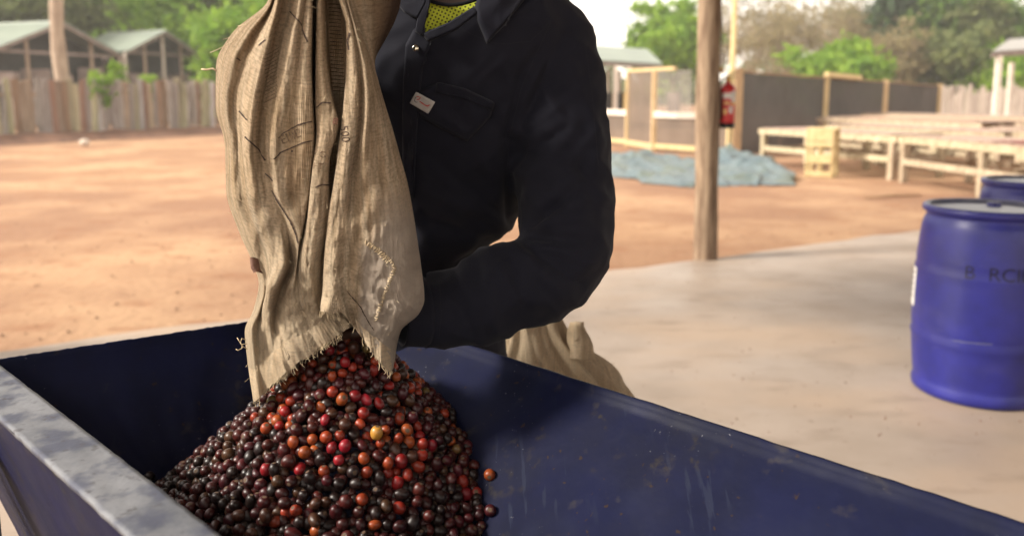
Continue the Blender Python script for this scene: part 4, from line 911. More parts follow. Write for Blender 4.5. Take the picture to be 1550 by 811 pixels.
# neck opening: keep cloth faces outside the V of the collar
def inpoly(x, y, poly):
    c = False; j = len(poly) - 1
    for i in range(len(poly)):
        if (poly[i][1] > y) != (poly[j][1] > y) and x < (poly[j][0] - poly[i][0]) * (y - poly[i][1]) / (poly[j][1] - poly[i][1]) + poly[i][0]: c = not c
        j = i
    return c
opening = [(648,-70),(649,10),(641,52),(718,16),(726,-5),(732,-70)]
full_bvh = BVHTree.FromPolygons([Vector(q) for q in co2.tolist()], faces)
keep = []
cen_y = np.array([np.mean([co2[i][1] for i in f]) for f in faces]); cen3 = np.array([co2[list(f)].mean(0) for f in faces])
for f, c in zip(faces, cen3):
    px, py, _ = project(c)
    if c[1] < 1.50 and inpoly(px, py, opening): continue
    if py < -50 and 600 < px < 770 and c[1] > 1.35: continue
    if px > 560 and px < 664 and py > 400 and c[1] < 1.36 and px < 645: continue
    keep.append(f)
ov = mesh('overalls', co2, keep, M['cloth'], person, True)
# yellow mesh shirt inside the opening, with real-looking eyelet holes
def shirt_mat():
    m = bpy.data.materials.new('yellow_mesh_knit'); m.use_nodes = True; N = m.node_tree.nodes; L = m.node_tree.links; b = N['Principled BSDF']
    uv = N.new('ShaderNodeUVMap'); uv.uv_map = 'cloth'; mp = N.new('ShaderNodeMapping'); mp.inputs['Scale'].default_value = (1, 1, 1); L.new(uv.outputs[0], mp.inputs[0])
    vo = N.new('ShaderNodeTexVoronoi'); vo.inputs['Scale'].default_value = 1; vo.inputs['Randomness'].default_value = .05; L.new(mp.outputs[0], vo.inputs['Vector'])
    r = N.new('ShaderNodeMapRange'); r.inputs[1].default_value = .22; r.inputs[2].default_value = .30; L.new(vo.outputs['Distance'], r.inputs[0])
    col = node_mix(N, L, r.outputs[0], (.10, .11, .01), (.50, .56, .035)); L.new(col, b.inputs['Base Color']); b.inputs['Roughness'].default_value = .8
    bp = N.new('ShaderNodeBump'); bp.inputs['Distance'].default_value = .001; L.new(r.outputs[0], bp.inputs['Height']); L.new(bp.outputs[0], b.inputs['Normal']); return m
M['shirt'] = shirt_mat()
def shf(u, v):
    py = -30 + v * 100; px = 632 + u * 108; h = full_bvh.ray_cast(EYE, ray(px, py).normalized()); q = h[0] if h[0] else P(px, py, 1.40)
    return tuple(P(px, py, min(1.46, max(1.375, q.y + .012 + .010 * max(0, 1 - v)))))
V, Fc = grid(40, 36, shf); neckline = [(a, 4 + 7 * math.sin(math.pi * (a - 645) / 80)) for a in range(640, 741, 4)]
Fk = []
for f in Fc:
    x, y, _ = project(sum((Vector(V[i]) for i in f), Vector()) / 4)
    if y > -3 + 10 * math.sin(math.pi * min(1, max(0, (x - 640) / 85))): Fk.append(f)
sh = mesh('mesh_shirt', V, Fk, M['shirt'], person, True); uvl = sh.data.uv_layers.new(name='cloth'); uvs = []
for l in sh.data.loops:
    x, y, _ = project(Vector(sh.data.vertices[l.vertex_index].co) + person.location); ca, sa = math.cos(.45), math.sin(.45); uvs += [(x * ca + y * sa) / 5.6, (-x * sa + y * ca) / 5.6]
uvl.data.foreach_set('uv', uvs)
# neck band of the shirt
mb = MB(); pts = [P(x, -2 + 10 * math.sin(math.pi * (x - 640) / 85), 1.375 + .0 * x) for x in range(643, 724, 4)]; mb.tube(pts, .0035, 6); mb.build('neck_band', M['cloth_in'], person, True)
# pieces sewn on the overalls: each follows the body at a few millimetres
def sewn(name, poly, m, off=.004, res=3.0, puff=.002, parent=person, thick=.0022, curl=None):
    xs_ = [p[0] for p in poly]; ys_ = [p[1] for p in poly]; x0, x1, y0, y1 = min(xs_), max(xs_), min(ys_), max(ys_)
    # fan of inner points: scale the outline about its centre
    n = 0; O = []
    for i in range(len(poly)):
        a, b = poly[i], poly[(i + 1) % len(poly)]; k = max(2, int(math.hypot(b[0]-a[0], b[1]-a[1]) / res)); O += [(a[0] + (b[0]-a[0]) * j / k, a[1] + (b[1]-a[1]) * j / k) for j in range(k)]
    cx, cy = sum(p[0] for p in O) / len(O), sum(p[1] for p in O) / len(O); K = 14; V = []; 
    for k in range(K + 1):
        s = 1 - k / K
        for x, y in O:
            X, Y = cx + (x - cx) * s, cy + (y - cy) * s; h = full_bvh.ray_cast(EYE, ray(X, Y).normalized()); ex = curl(X, Y) if curl else 0
            if h[0] is None: V.append(P(X, Y, 1.42)); continue
            e = off + puff * min(1, k / 2) + .0015 * noise.noise(Vector((X * .05, Y * .05, 3))) + ex
            V.append(h[0] - ray(X, Y).normalized() * (e if k else max(.001, e - .0015)))
    n = len(O); Fc = [(k * n + i, k * n + (i + 1) % n, (k + 1) * n + (i + 1) % n, (k + 1) * n + i) for k in range(K) for i in range(n)]
    o = mesh(name, V, Fc, m, parent, True); md = o.modifiers.new('t', 'SOLIDIFY'); md.thickness = thick; md.offset = -1; return o
col_r = sewn('collar', [(640,53),(680,36),(718,12),(727,16),(690,44),(648,62)], M['cloth'], .010, puff=.004)
lap_r = sewn('lapel', [(718,12),(722,32),(737,68),(762,40),(793,2),(803,-30),(760,-46),(728,-20)], M['cloth'], .012, puff=.006)
col_l = sewn('collar', [(639,56),(652,2),(648,-12),(634,18),(628,48)], M['cloth'], .011, puff=.003)
lap_l = sewn('lapel', [(598,2),(612,20),(633,30),(646,6),(647,-30),(620,-40),(604,-20)], M['cloth'], .010, puff=.005)
plk = sewn('button_placket', [(628,44),(652,60),(640,90),(634,140),(628,220),(625,300),(612,300),(610,200),(612,120),(616,66)], M['cloth'], .003, puff=.0015)
pk = sewn('chest_pocket', [(621,147),(640,136),(660,128),(700,138),(747,158),(742,176),(707,213),(672,196),(640,178)], M['cloth'], .005, puff=.003)
fp = sewn('pocket_flap', [(662,126),(704,136),(748,157),(745,166),(700,148),(660,140)], M['cloth'], .010, puff=.002)
def onbody(px, py, off): return full_bvh.ray_cast(EYE, ray(px, py).normalized())[0] - ray(px, py).normalized() * off
mb = MB(); c = onbody(629, 73, .010); mb.lathe((0, 0, 0), [(.0, .003), (.003, .0029), (.0052, .002), (.006, .0)], 16); rot = Matrix.Rotation(R(80), 4, 'X'); mb.V = [tuple(c + rot @ Vector(q)) for q in mb.V]; mb.build('snap_button', M['button'], person, True)
pt = sewn('logo_patch', [(630,140),(658,155),(648,172),(621,156)], M['patch_cloth'], .012, res=2, puff=.0006, parent=pk if False else person, thick=.001)
class PB:                                   # ray target for prints on the patch
    pass
pco = [Vector(v.co) + person.location for v in pt.data.vertices]; patch_bvh = BVHTree.FromPolygons(pco, [tuple(p.vertices) for p in pt.data.polygons])
decal_line(patch_bvh, [(630.5,146.5),(628.5,149),(627.8,152),(630,154.5),(633,154)], 1.5, 'printed_logo', M['grey_print'], pt, .0022)
decal_line(patch_bvh, [(631,146),(634,146),(637,147.5),(635,150),(631.5,150.5)], 1.8, 'printed_logo', M['red_print'], pt, .0024)
decal_line(patch_bvh, [(636,153),(640,156),(644,159),(648,160.5),(651,158.5)], 2.2, 'printed_logo', M['red_print'], pt, .0024)
# seam stitching
def seam(pts, off=.0018): 
    o = decal_line(full_bvh, pts, 1.0, 'seam_stitching', M['thread_dark'], person, off)
seam([(770,352),(766,280),(769,220),(790,135),(812,80),(834,30)], .003)
seam([(626,160),(645,172),(676,189),(707,206),(738,173),(742,163)], .0125)
seam([(722,34),(737,64),(790,6)], .02); seam([(700,46),(752,68),(800,64),(828,34)], .008)
seam([(664,508),(668,470),(664,425)], .003); seam([(884,62),(896,150),(905,250)], .002)
# cuff
mb = MB(); a = spline([(640,471,1.306,56),(620,473,1.296,53),(604,475,1.289,51)], 8); mb.tube([P(x, y, d) for x, y, d, r in a], [r / F * d for x, y, d, r in a], 26, caps=False); o = mb.build('cuff', M['cloth'], person, True); md = o.modifiers.new('t', 'SOLIDIFY'); md.thickness = .003
# ------------------------------------------------------------ second sack behind the hopper
def sack2():
    rings = [(0, .17, 1.98, .30, .22), (.10, .17, 1.98, .34, .25), (.3, .16, 1.98, .34, .25), (.48, .145, 1.97, .30, .22), (.60, .125, 1.95, .235, .18), (.70, .115, 1.93, .165, .13), (.78, .088, 1.92, .105, .09), (.84, .070, 1.91, .072, .07), (.90, .055, 1.90, .062, .055), (.935, .045, 1.90, .045, .035)]
    a = np.array(rings); q = np.linspace(0, len(a) - 1, 90); s_ = np.arange(len(a)); z, cx, cy, rx, ry = [pchip(s_, a[:, i], q) for i in range(5)]; n = 120; V = []
    for j in range(90):
        for k in range(n):
            t = 2 * math.pi * k / n; f = 1 + .34 * (abs(noise.noise(Vector((math.cos(t) * 2.6, math.sin(t) * 2.6, z[j] * 3.3)))) - .2) + .16 * (abs(noise.noise(Vector((math.cos(t) * 6, math.sin(t) * 6, z[j] * 8 + 4)))) - .2) + (.17 * math.sin(t * 9 + z[j] * 5 + 2 * math.sin(t * 2)) * min(1, max(0, (z[j] - .45) / .3))) + .05 * noise.noise(Vector((math.cos(t) * 5, math.sin(t) * 5, z[j] * 7)))
            f *= .90
            V.append((cx[j] - .012 + rx[j] * f * math.cos(t), cy[j] + ry[j] * f * math.sin(t), z[j] + .012 * noise.noise(Vector((t * 2, z[j] * 9, 3)))))
    Fc = [(j * n + k, j * n + (k + 1) % n, (j + 1) * n + (k + 1) % n, (j + 1) * n + k) for j in range(89) for k in range(n)] + [tuple(89 * n + k for k in range(n))]
    o = mesh('jute_sack', V, Fc, M['jute_pale'], smooth=True); tag(o, 'half-full pale jute sack standing on the floor behind the hopper, its neck slumped', 'sack')
    mp = o.data.uv_layers.new(name='cloth'); uvs = []
    for l in o.data.loops: v = o.data.vertices[l.vertex_index].co; uvs += [math.atan2(v.y - 1.95, v.x - .12) * .3, v.z]
    mp.data.foreach_set('uv', uvs)
    for nm, vl in (('grey', .05), ('pale', .6)): at = o.data.attributes.new(nm, 'FLOAT', 'POINT'); at.data.foreach_set('value', [vl] * len(V))
    # the tied corner that sticks out like an ear
    c = P(880, 528, 1.86); V2 = []
    for j in range(9):
        for k in range(12):
            t = 2 * math.pi * k / 12; h = j / 8; rr_ = .030 * (1 - .45 * h) + .007 * math.sin(k * 3 + h * 4); V2.append(c + Vector((rr_ * math.cos(t) - .012 * h, .7 * rr_ * math.sin(t), -.02 + .085 * h)))
    F2 = [(j * 12 + k, j * 12 + (k + 1) % 12, (j + 1) * 12 + (k + 1) % 12, (j + 1) * 12 + k) for j in range(8) for k in range(12)] + [tuple(96 + k for k in range(12))]
    e = mesh('sack_corner', V2, F2, M['jute_pale'], o, True); at = e.data.attributes.new('pale', 'FLOAT', 'POINT'); at.data.foreach_set('value', [.5] * len(V2))
    uvl = e.data.uv_layers.new(name='cloth'); uvl.data.foreach_set('uv', [x for l in e.data.loops for x in (e.data.vertices[l.vertex_index].co.x, e.data.vertices[l.vertex_index].co.z)])
sack2()

# ------------------------------------------------------------ blue barrels
def barrel(c, label, text=False, rz=0):
    t = empty('plastic_barrel', c, label, 'barrel', 'blue plastic barrels on the slab'); R0 = .272
    prof = [(.0, .012), (R0 - .04, .010), (R0 - .012, .0), (R0 + .004, .012), (R0 + .008, .035), (R0 + .002, .06)]
    for z in np.linspace(.07, .82, 40):
        b = .024 * math.sin(math.pi * (z - .07) / .75) ** .8; g = 0
        for gz_ in (.285, .60): g += .006 * math.exp(-((z - gz_) / .008) ** 2) - .004 * math.exp(-((z - gz_ - .022) / .01) ** 2)
        prof.append((R0 + b + g, z))
    prof += [(R0 - .004, .835), (R0 - .014, .855), (R0 - .016, .868), (R0 - .006, .872), (R0 + .002, .876), (R0 + .006, .888), (R0 + .004, .902), (R0 - .004, .908), (R0 - .014, .906)]
    MB().lathe(c, prof, 72).build('barrel_body', M['barrel'], t, True)
    MB().lathe(c, [(R0 - .012, .906), (R0 - .018, .892), (R0 - .05, .886), (R0 - .10, .892), (R0 - .13, .888), (0.0, .890)], 64).build('lid', M['barrel_lid'], t, True)
    mb = MB(); mb.lathe(c + Vector((.10, .12, .888)), [(.03, 0), (.032, .012), (.028, .016), (0, .016)], 24); mb.build('bung', M['barrel'], t, True)
    if text:
        # printed letters and paper label wrapped on the side
        toC = math.atan2(-c.y, -c.x)
        def wrap(V, Fc, ang, z, name, m, off=.0015):
            O = []
            for x, y, _ in V:
                zz = z + y; rr_ = float(np.interp(zz, [p[1] for p in prof[5:46]], [p[0] for p in prof[5:46]])) + off; a = ang + x / rr_; O.append((c.x + rr_ * math.cos(a), c.y + rr_ * math.sin(a), c.z + zz))
            mesh(name, O, Fc, m, t)
        V, Fc = text_mesh('B  RCIL', .085); wrap(V, Fc, toC + .20, .63, 'printed_lettering', M['barrel_print'])
        V, Fc = grid(12, 16, lambda u, v: (u * .12 - .06, v * .19 - .095, 0)); wrap(V, Fc, toC - 1.42, .50, 'paper_label', M['label'])
        for q in range(5):
            V, Fc = grid(8, 2, lambda u, v: ((u - .5) * .07, .06 - q * .028 + v * .008, 0)); wrap(V, Fc, toC - 1.42, .50, 'label_print', M['grey_print'], .003)
        V, Fc = grid(14, 2, lambda u, v: (u * .16, v * .004 + u * .01, 0)); wrap(V, Fc, toC + -.35, .305, 'scuff_mark', M['barrel_lid'])
    return t
bc = P(1478, 600, 3.76); barrel(Vector((G(1479, 593, 0).x, G(1479, 590, 0).y + .0, 0)), 'big blue plastic barrel with a grey lid standing in front on the concrete', True)
barrel(Vector((3.22, 4.90, 0)), 'blue plastic barrel standing just behind the front barrel at the frame edge')

# ------------------------------------------------------------ fire extinguisher on the post
ec = P(1101, 158, pb.y + .01)
ex = empty('fire_extinguisher', (ec.x, ec.y, ec.z - .2), 'red fire extinguisher hung on the right side of the round wooden post', 'fire extinguisher')
b0 = ec - Vector((0, 0, .205))
MB().lathe(b0, [(0, .035), (.052, .035), (.064, .045), (.066, .06), (.066, .33), (.060, .352), (.042, .372), (.020, .385), (.018, .40)], 32).build('cylinder_body', M['red'], ex, True)
MB().lathe(b0, [(0, 0), (.064, 0), (.067, .01), (.067, .045), (.060, .046)], 32).build('black_base', M['black'], ex, True)
mb = MB(); mb.lathe(b0, [(.017, .395), (.020, .41), (.020, .44), (.010, .45), (0, .45)], 16); mb.build('valve', M['brass'], ex, True)
mb = MB(); mb.beam(b0 + Vector((-.01, 0, .455)), b0 + Vector((.075, -.01, .475)), .014, .008); mb.build('handle', M['black'], ex)
mb = MB(); mb.beam(b0 + Vector((-.01, 0, .44)), b0 + Vector((.07, -.01, .432)), .014, .006); mb.build('trigger_lever', M['black'], ex)
mb = MB(); mb.tube([b0 + Vector(q) for q in ((-.02, -.01, .43), (-.06, -.04, .42), (-.085, -.055, .36), (-.08, -.06, .28), (-.072, -.058, .18), (-.07, -.055, .08))], .009, 8); mb.build('hose', M['black'], ex, True)
mb = MB(); mb.beam(b0 + Vector((-.10, .02, .30)), b0 + Vector((-.0, .02, .30)), .03, .02); mb.build('wall_bracket', M['black'], ex)
for (a0, a1, z0, z1, m) in ((-2.5, -1.2, .255, .30, 'label'), (-1.35, -.55, .225, .315, 'label'), (-2.3, -1.55, .205, .225, 'yellow_print'), (-2.3, -1.9, .12, .165, 'yellow_print'), (-1.6, -1.15, .13, .19, 'label'), (-1.35, -.6, .20, .222, 'brass')):
    V, Fc = grid(10, 2, lambda u, v: (b0.x + .0675 * math.cos(a0 + (a1 - a0) * u), b0.y + .0675 * math.sin(a0 + (a1 - a0) * u), b0.z + z0 + (z1 - z0) * v)); mesh('printed_label', V, Fc, M[m], ex, True)
# white tag and wire above it, thin pole behind
wc = P(1092, 91, pb.y - .02)
wt = empty('hanging_tag', (wc.x, wc.y, wc.z), 'small white box on a wire hanging beside the post above the extinguisher', 'tag')
MB().box(wc, (.045, .03, .105), bev=.006).build('tag_box', M['white'], wt); MB().box(wc - Vector((0, 0, .085)), (.04, .03, .05), bev=.005).build('tag_foot', M['pine'], wt)
mb = MB(); mb.tube([wc + Vector((0, 0, .05)), wc + Vector((-.006, 0, .3)), P(1089, -20, pb.y - .02), P(1085, -120, pb.y - .02), Vector((wc.x - .03, pb.y - .02, 3.7))], .006, 6); mb.build('wire', M['black'], wt, True)

# ------------------------------------------------------------ paling fence on the left
fr = empty('paling_fence', (fs.x, fs.y, GZ), 'long weathered grey and brown wooden paling fence on the left behind the yard', 'fence')
pm = []
def paling_mesh(seed, w_, h):
    r_ = random.Random(seed); mb = MB(); pts = []; n = 6
    V = []; 
    for j in range(n):
        z = h * j / (n - 1); wl = w_ * (1 + .16 * r_.uniform(-1, 1)); off = .02 * r_.uniform(-1, 1); th = .022
        for (x, y) in ((-wl/2 + off, -th), (-wl/4 + off, -th * 1.7), (wl/4 + off, -th * 1.7), (wl/2 + off, -th), (wl/2 + off, th), (-wl/2 + off, th)): V.append((x, y, z + (r_.uniform(-.05, .05) if j == n - 1 else 0)))
    Fc = [(j * 6 + k, j * 6 + (k + 1) % 6, (j + 1) * 6 + (k + 1) % 6, (j + 1) * 6 + k) for j in range(n - 1) for k in range(6)] + [(0, 1, 2, 3, 4, 5), tuple(30 + k for k in range(6))]
    me_ = bpy.data.meshes.new('paling'); me_.from_pydata(V, [], Fc); return me_
cols_p = [((.29,.25,.225),(.18,.145,.125)), ((.31,.235,.17),(.19,.13,.09)), ((.23,.14,.095),(.16,.095,.065)), ((.38,.355,.34),(.26,.225,.21)), ((.34,.30,.19),(.22,.19,.12)), ((.25,.19,.17),(.17,.12,.10))]
pmats = [wood('paling_wood', a, b, (8, 8, .5), .18) for a, b in cols_p]
meshes_p = []
for k in range(14):
    me_ = paling_mesh(k, (.17, .21, .14, .19, .25, .16, .2)[k % 7], 1.95 + .04 * (k % 5)); me_.materials.append(pmats[rr.choice((0, 0, 1, 1, 2, 3, 4, 5))] if k > 5 else pmats[k]); meshes_p.append(me_)
s_ = 0; ang = math.atan2(fdir.y, fdir.x)
while s_ < fl:
    me_ = rr.choice(meshes_p); w_ = rr.uniform(.17, .235); p = fs + fdir * (s_ + w_ / 2) + fn_ * rr.uniform(-.03, .03)
    o = bpy.data.objects.new('paling', me_); COL.objects.link(o); o.parent = fr; o.location = p + Vector((0, 0, GZ - .02)) - fr.location; o.rotation_euler = (rr.uniform(-.03, .03), rr.uniform(-.04, .04), ang + rr.uniform(-.08, .08)); o.scale = (1, 1, rr.uniform(.96, 1.05)); s_ += w_
for z in (.45, 1.5):
    MB().beam(fs - fn_ * .06 + Vector((0, 0, z)), fe - fn_ * .06 + Vector((0, 0, z)), .05, .09).build('back_rail', M['brown_pole'], fr)
st = G(128, 216, GZ + .15)
mb = MB(); ico = [(math.cos(a) * math.cos(b) * .14 * (1 + .2 * noise.noise(Vector((a, b, 1)))), math.sin(a) * math.cos(b) * .12, math.sin(b) * .11) for b in np.linspace(-1.5, 1.5, 8) for a in np.linspace(0, 6.283, 13)[:-1]]
o = mesh('stone', [(st.x + x, st.y + y, st.z + z) for x, y, z in ico], [(j * 12 + k, j * 12 + (k + 1) % 12, (j + 1) * 12 + (k + 1) % 12, (j + 1) * 12 + k) for j in range(7) for k in range(12)], M['stone'], smooth=True); tag(o, 'pale stone lying on the dark bank at the foot of the paling fence', 'stone')

# ------------------------------------------------------------ gabled sheds behind the fence
def shed(apx, apy, d, half, drop, rdir, rlen, label, mroof, post=True, clutter=True):
    ap = P(apx, apy, d); rd = Vector(rdir).normalized(); gd = Vector((-rd.y, rd.x, 0)); gd = gd if gd.x > 0 else -gd
    t = empty('gabled_shed', (ap.x, ap.y, GZ), label, 'shed'); ez = ap.z - drop
    e1_, e2_ = ap + gd * half, ap - gd * half; e1_.z = e2_.z = ez
    bk = rd * rlen; ov = -rd * .25
    for e, nm in ((e1_, 'roof_slope'), (e2_, 'roof_slope')):
        V = [ap + ov, e + ov + Vector((0, 0, 0)), e + bk, ap + bk]; o = mesh(nm, V, [(0, 1, 2, 3)], mroof, t); md = o.modifiers.new('t', 'SOLIDIFY'); md.thickness = .06; md.offset = 1
        MB().beam(ap + ov * .9 - Vector((0, 0, .12)), e + ov * .9 - Vector((0, 0, .12)), .06, .16).build('barge_board', M['shed_wall'], t)
    gi = rd * 1.3
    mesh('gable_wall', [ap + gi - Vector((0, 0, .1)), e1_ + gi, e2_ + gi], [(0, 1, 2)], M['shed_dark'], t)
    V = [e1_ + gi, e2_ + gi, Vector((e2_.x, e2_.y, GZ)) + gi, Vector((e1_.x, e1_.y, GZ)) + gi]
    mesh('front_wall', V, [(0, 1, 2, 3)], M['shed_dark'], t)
    for k in range(5):
        q = e2_.lerp(e1_, k / 4); top = ez if k in (0, 4) else (ap.z - abs(k - 2) / 2 * drop)
        MB().box((q.x, q.y, (top + GZ) / 2 - .05), (.12, .12, top - GZ - .1)).build('post', M['bark'] if k % 2 else M['rail_white'], t)
    MB().beam(e2_ - Vector((0, 0, .06)), e1_ - Vector((0, 0, .06)), .1, .14).build('tie_beam', M['shed_wall'], t)
    if clutter:
        for k in range(4):
            q = e2_.lerp(e1_, (k + .6) / 4.6) + rd * .4; h = rr.uniform(.5, 1.0); MB().box((q.x, q.y, 1.9 + h / 2), (rr.uniform(.6, 1.3), .5, h), rz=rr.uniform(0, 1)).build('stacked_goods', M['shed_wall'], t)
        MB().box(((e1_.x + e2_.x) / 2, (e1_.y + e2_.y) / 2, .9), (half * 1.6, .5, 1.9), rz=math.atan2(gd.y, gd.x)).build('half_wall', M['shed_wall'], t)
    for e in (e1_, e2_):
        mesh('side_wall', [e + gi, e + bk, Vector((e.x, e.y, GZ)) + bk, Vector((e.x, e.y, GZ)) + gi], [(0, 1, 2, 3)], M['shed_wall'], t)
    return t
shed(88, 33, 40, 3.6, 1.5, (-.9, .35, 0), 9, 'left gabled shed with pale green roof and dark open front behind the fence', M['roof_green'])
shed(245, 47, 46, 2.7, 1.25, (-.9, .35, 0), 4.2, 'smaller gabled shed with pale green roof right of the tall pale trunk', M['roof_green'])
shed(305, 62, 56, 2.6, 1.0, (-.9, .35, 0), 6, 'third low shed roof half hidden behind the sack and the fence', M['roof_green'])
# low green-roofed open shed behind the worker
def flatshed(px0, px1, py0, py1, d, dep, label, mroof, posts, name='open_shed', th=.25):
    a, b = P(px0, py0, d), P(px1, py1, d + 3); t = empty(name, ((a.x + b.x) / 2, (a.y + b.y) / 2, GZ), label, 'shed'); dv = (b - a); dv.z = 0; dvn = dv.normalized(); bk = Vector(((a.x + b.x) / 2, (a.y + b.y) / 2, 0)).normalized() * dep
    lo_ = Vector((0, 0, -th))
    o = mesh('roof_slope', [a, b, b + bk + Vector((0, 0, th * 3)), a + bk + Vector((0, 0, th * 3))], [(0, 1, 2, 3)], mroof, t); md = o.modifiers.new('t', 'SOLIDIFY'); md.thickness = .08
    MB().beam(a - Vector((0, 0, .15)), b - Vector((0, 0, .15)), .08, .16).build('eaves_beam', M['shed_wall'], t)
    for k in posts:
        for q in (a.lerp(b, k), a.lerp(b, k) + bk * .9): MB().box((q.x, q.y, (q.z - .2 + GZ) / 2), (.17, .17, q.z - .2 - GZ)).build('post', M['rail_white'], t)
    return t, a, b, bk
t, a, b, bk = flatshed(700, 1003, 78, 97, 33, 7, 'long low open shed with pale green roof behind the worker', M['roof_green'], (.05, .3, .55, .75, .82, .96), th=.35)
for k, (x, m) in enumerate(((930, 'yellow_print'), (938, 'shed_dark'), (947, 'yellow_print'), (922, 'shed_dark'), (1020, 'shed_wall'), (905, 'shed_dark'))):
    q = P(x, 150, 36); o = MB().box((q.x, q.y, .75), (.5, .5, 1.6), rz=k * .3, bev=.08); oo = o.build('stacked_crate', M[m]); tag(oo, ['yellow stack under the green roof, left of the dark one', 'dark stack between two yellow ones under the green roof', 'yellow stack under the green roof, right of the dark one', 'dark drum stack nearest the worker under the green roof', 'brown stack at the right end under the green roof', 'dark stack hidden behind the arm of the worker'][k], 'crates')
# building at the right edge
t, a, b, bk = flatshed(1502, 1760, 78, 60, 30, 8, 'pale open building with grey roof cut by the right frame edge', M['roof_tin'], (.04, .4, .7), 'open_building', th=.3)

# ------------------------------------------------------------ timber and net enclosure behind the post
en_ = empty('net_enclosure', tuple(G(970, 225, GZ)), 'pale pine enclosure with brown shade net panels and a door behind the tarpaulins', 'enclosure')
def up(px, pyb, zt, w_=.10, m='pine', par=None, z0=GZ, nm='post'):
    q = G(px, pyb, GZ); MB().box((q.x, q.y, (zt + z0) / 2), (w_, w_, zt - z0), rz=.1).build(nm, M[m], par); return q
e_a = up(949, 222, 2.08, .11, 'pine', en_); e_b = up(989, 229, 2.08, .13, 'pine', en_); e_l = G(870, 214, GZ); e_r = G(1060, 238, GZ); e_r2 = G(1103, 238, GZ)
up(1103, 238, 2.02, .12, 'pine', en_); up(870, 214, 2.08, .11, 'pine', en_)
def zz(p, z): return Vector((p.x, p.y, z))
MB().beam(zz(e_a, 2.12), zz(e_b.lerp(e_r, .45), 2.1), .09, .08).build('top_beam', M['pine'], en_)
for a_, b_ in ((e_l, e_a), (e_b, e_r2)):
    MB().beam(zz(a_, .93), zz(b_, .93), .12, .16).build('middle_rail', M['rail_white'], en_); MB().beam(zz(a_, .10), zz(b_, .10), .08, .12).build('bottom_rail', M['pine'], en_)
    V, Fc = grid(10, 6, lambda u, v: tuple(zz(a_.lerp(b_, u), .14 + v * .72) + Vector((0, .02, 0)))); mesh('net_panel', V, Fc, M['net_brown'], en_)
MB().beam(zz(e_a, .08), zz(e_b, .08), .08, .14).build('bottom_rail', M['pine'], en_)
V, Fc = grid(10, 10, lambda u, v: tuple(zz(e_a.lerp(e_b, u), .12 + v * 1.95) + Vector((0, .03, 0)))); mesh('door_net', V, Fc, M['net_brown'], en_)
V, Fc = grid(10, 10, lambda u, v: tuple(zz(e_b.lerp(e_r, u * .8), 1.0 + v * 1.05) + Vector((0, .04, 0)))); mesh('net_panel', V, Fc, M['net_thin'], en_)

# long dark screen fence
sf = empty('net_screen_fence', tuple(G(1240, 215, GZ)), 'long dark brown shade-net screen on timber posts behind the drying tables', 'screen fence')
sp = [(1113, 240, 108), (1180, 226.5, 113), (1245, 216, 118), (1335, 203.5, 124), (1417, 193.5, 130)]
S_ = []
for px, pyb, pyt in sp: q = G(px, pyb, GZ); tp = P(px, pyt, q.y); S_.append((q, tp.z))
for k in (0, 2, 3, 4):
    q, zt = S_[k]; MB().box((q.x, q.y - .07, (zt + .05) / 2), (.15 if k == 2 else .17, .12, zt + .05 - GZ)).build('post', M['pine' if k else 'brown_pole'], sf)
for k in range(4):
    (a_, za), (b_, zb) = S_[k], S_[k + 1]
    V, Fc = grid(12, 8, lambda u, v: tuple(zz(a_.lerp(b_, u), GZ + .03 + v * (za + (zb - za) * u - .02 - .05 * math.sin(math.pi * u) - GZ)) + Vector((0, .03 * math.sin(u * 7 + v * 4), 0)))); mesh('net_panel', V, Fc, M['net_dark'], sf, True)
    MB().beam(zz(a_, za), zz(b_, zb), .06, .05).build('top_rail', M['brown_pole'], sf)
q1_, q2_ = S_[2][0].lerp(S_[3][0], -.02), S_[2][0].lerp(S_[3][0], .5)
pk_ = MB().beam(zz(q1_, S_[2][1] + .1) - Vector((0, .15, 0)), zz(q2_, S_[2][1] + .06) - Vector((0, .15, 0)), .12, .13).build('plank', M['pine']); tag(pk_, 'short pale plank lying along the top of the dark net screen', 'plank')
MB().beam(zz(S_[2][0].lerp(S_[3][0], .25), S_[2][1] - .1) + Vector((0, .12, 0)), zz(S_[2][0].lerp(S_[3][0], .42), 1.2) + Vector((0, .12, 0)), .08, .06).build('brace', M['brown_pole'], sf)
MB().beam(zz(S_[2][0].lerp(S_[3][0], .42), S_[2][1]) + Vector((0, .12, 0)), zz(S_[2][0].lerp(S_[3][0], .42), 0) + Vector((0, .12, 0)), .1, .08).build('brace', M['brown_pole'], sf)
pole('thin_pole', P(1106, 150, 20).x, 20, GZ, 6, .07, M['pine'], 'thin pale pole rising behind the fire extinguisher', 'pole', n=8)

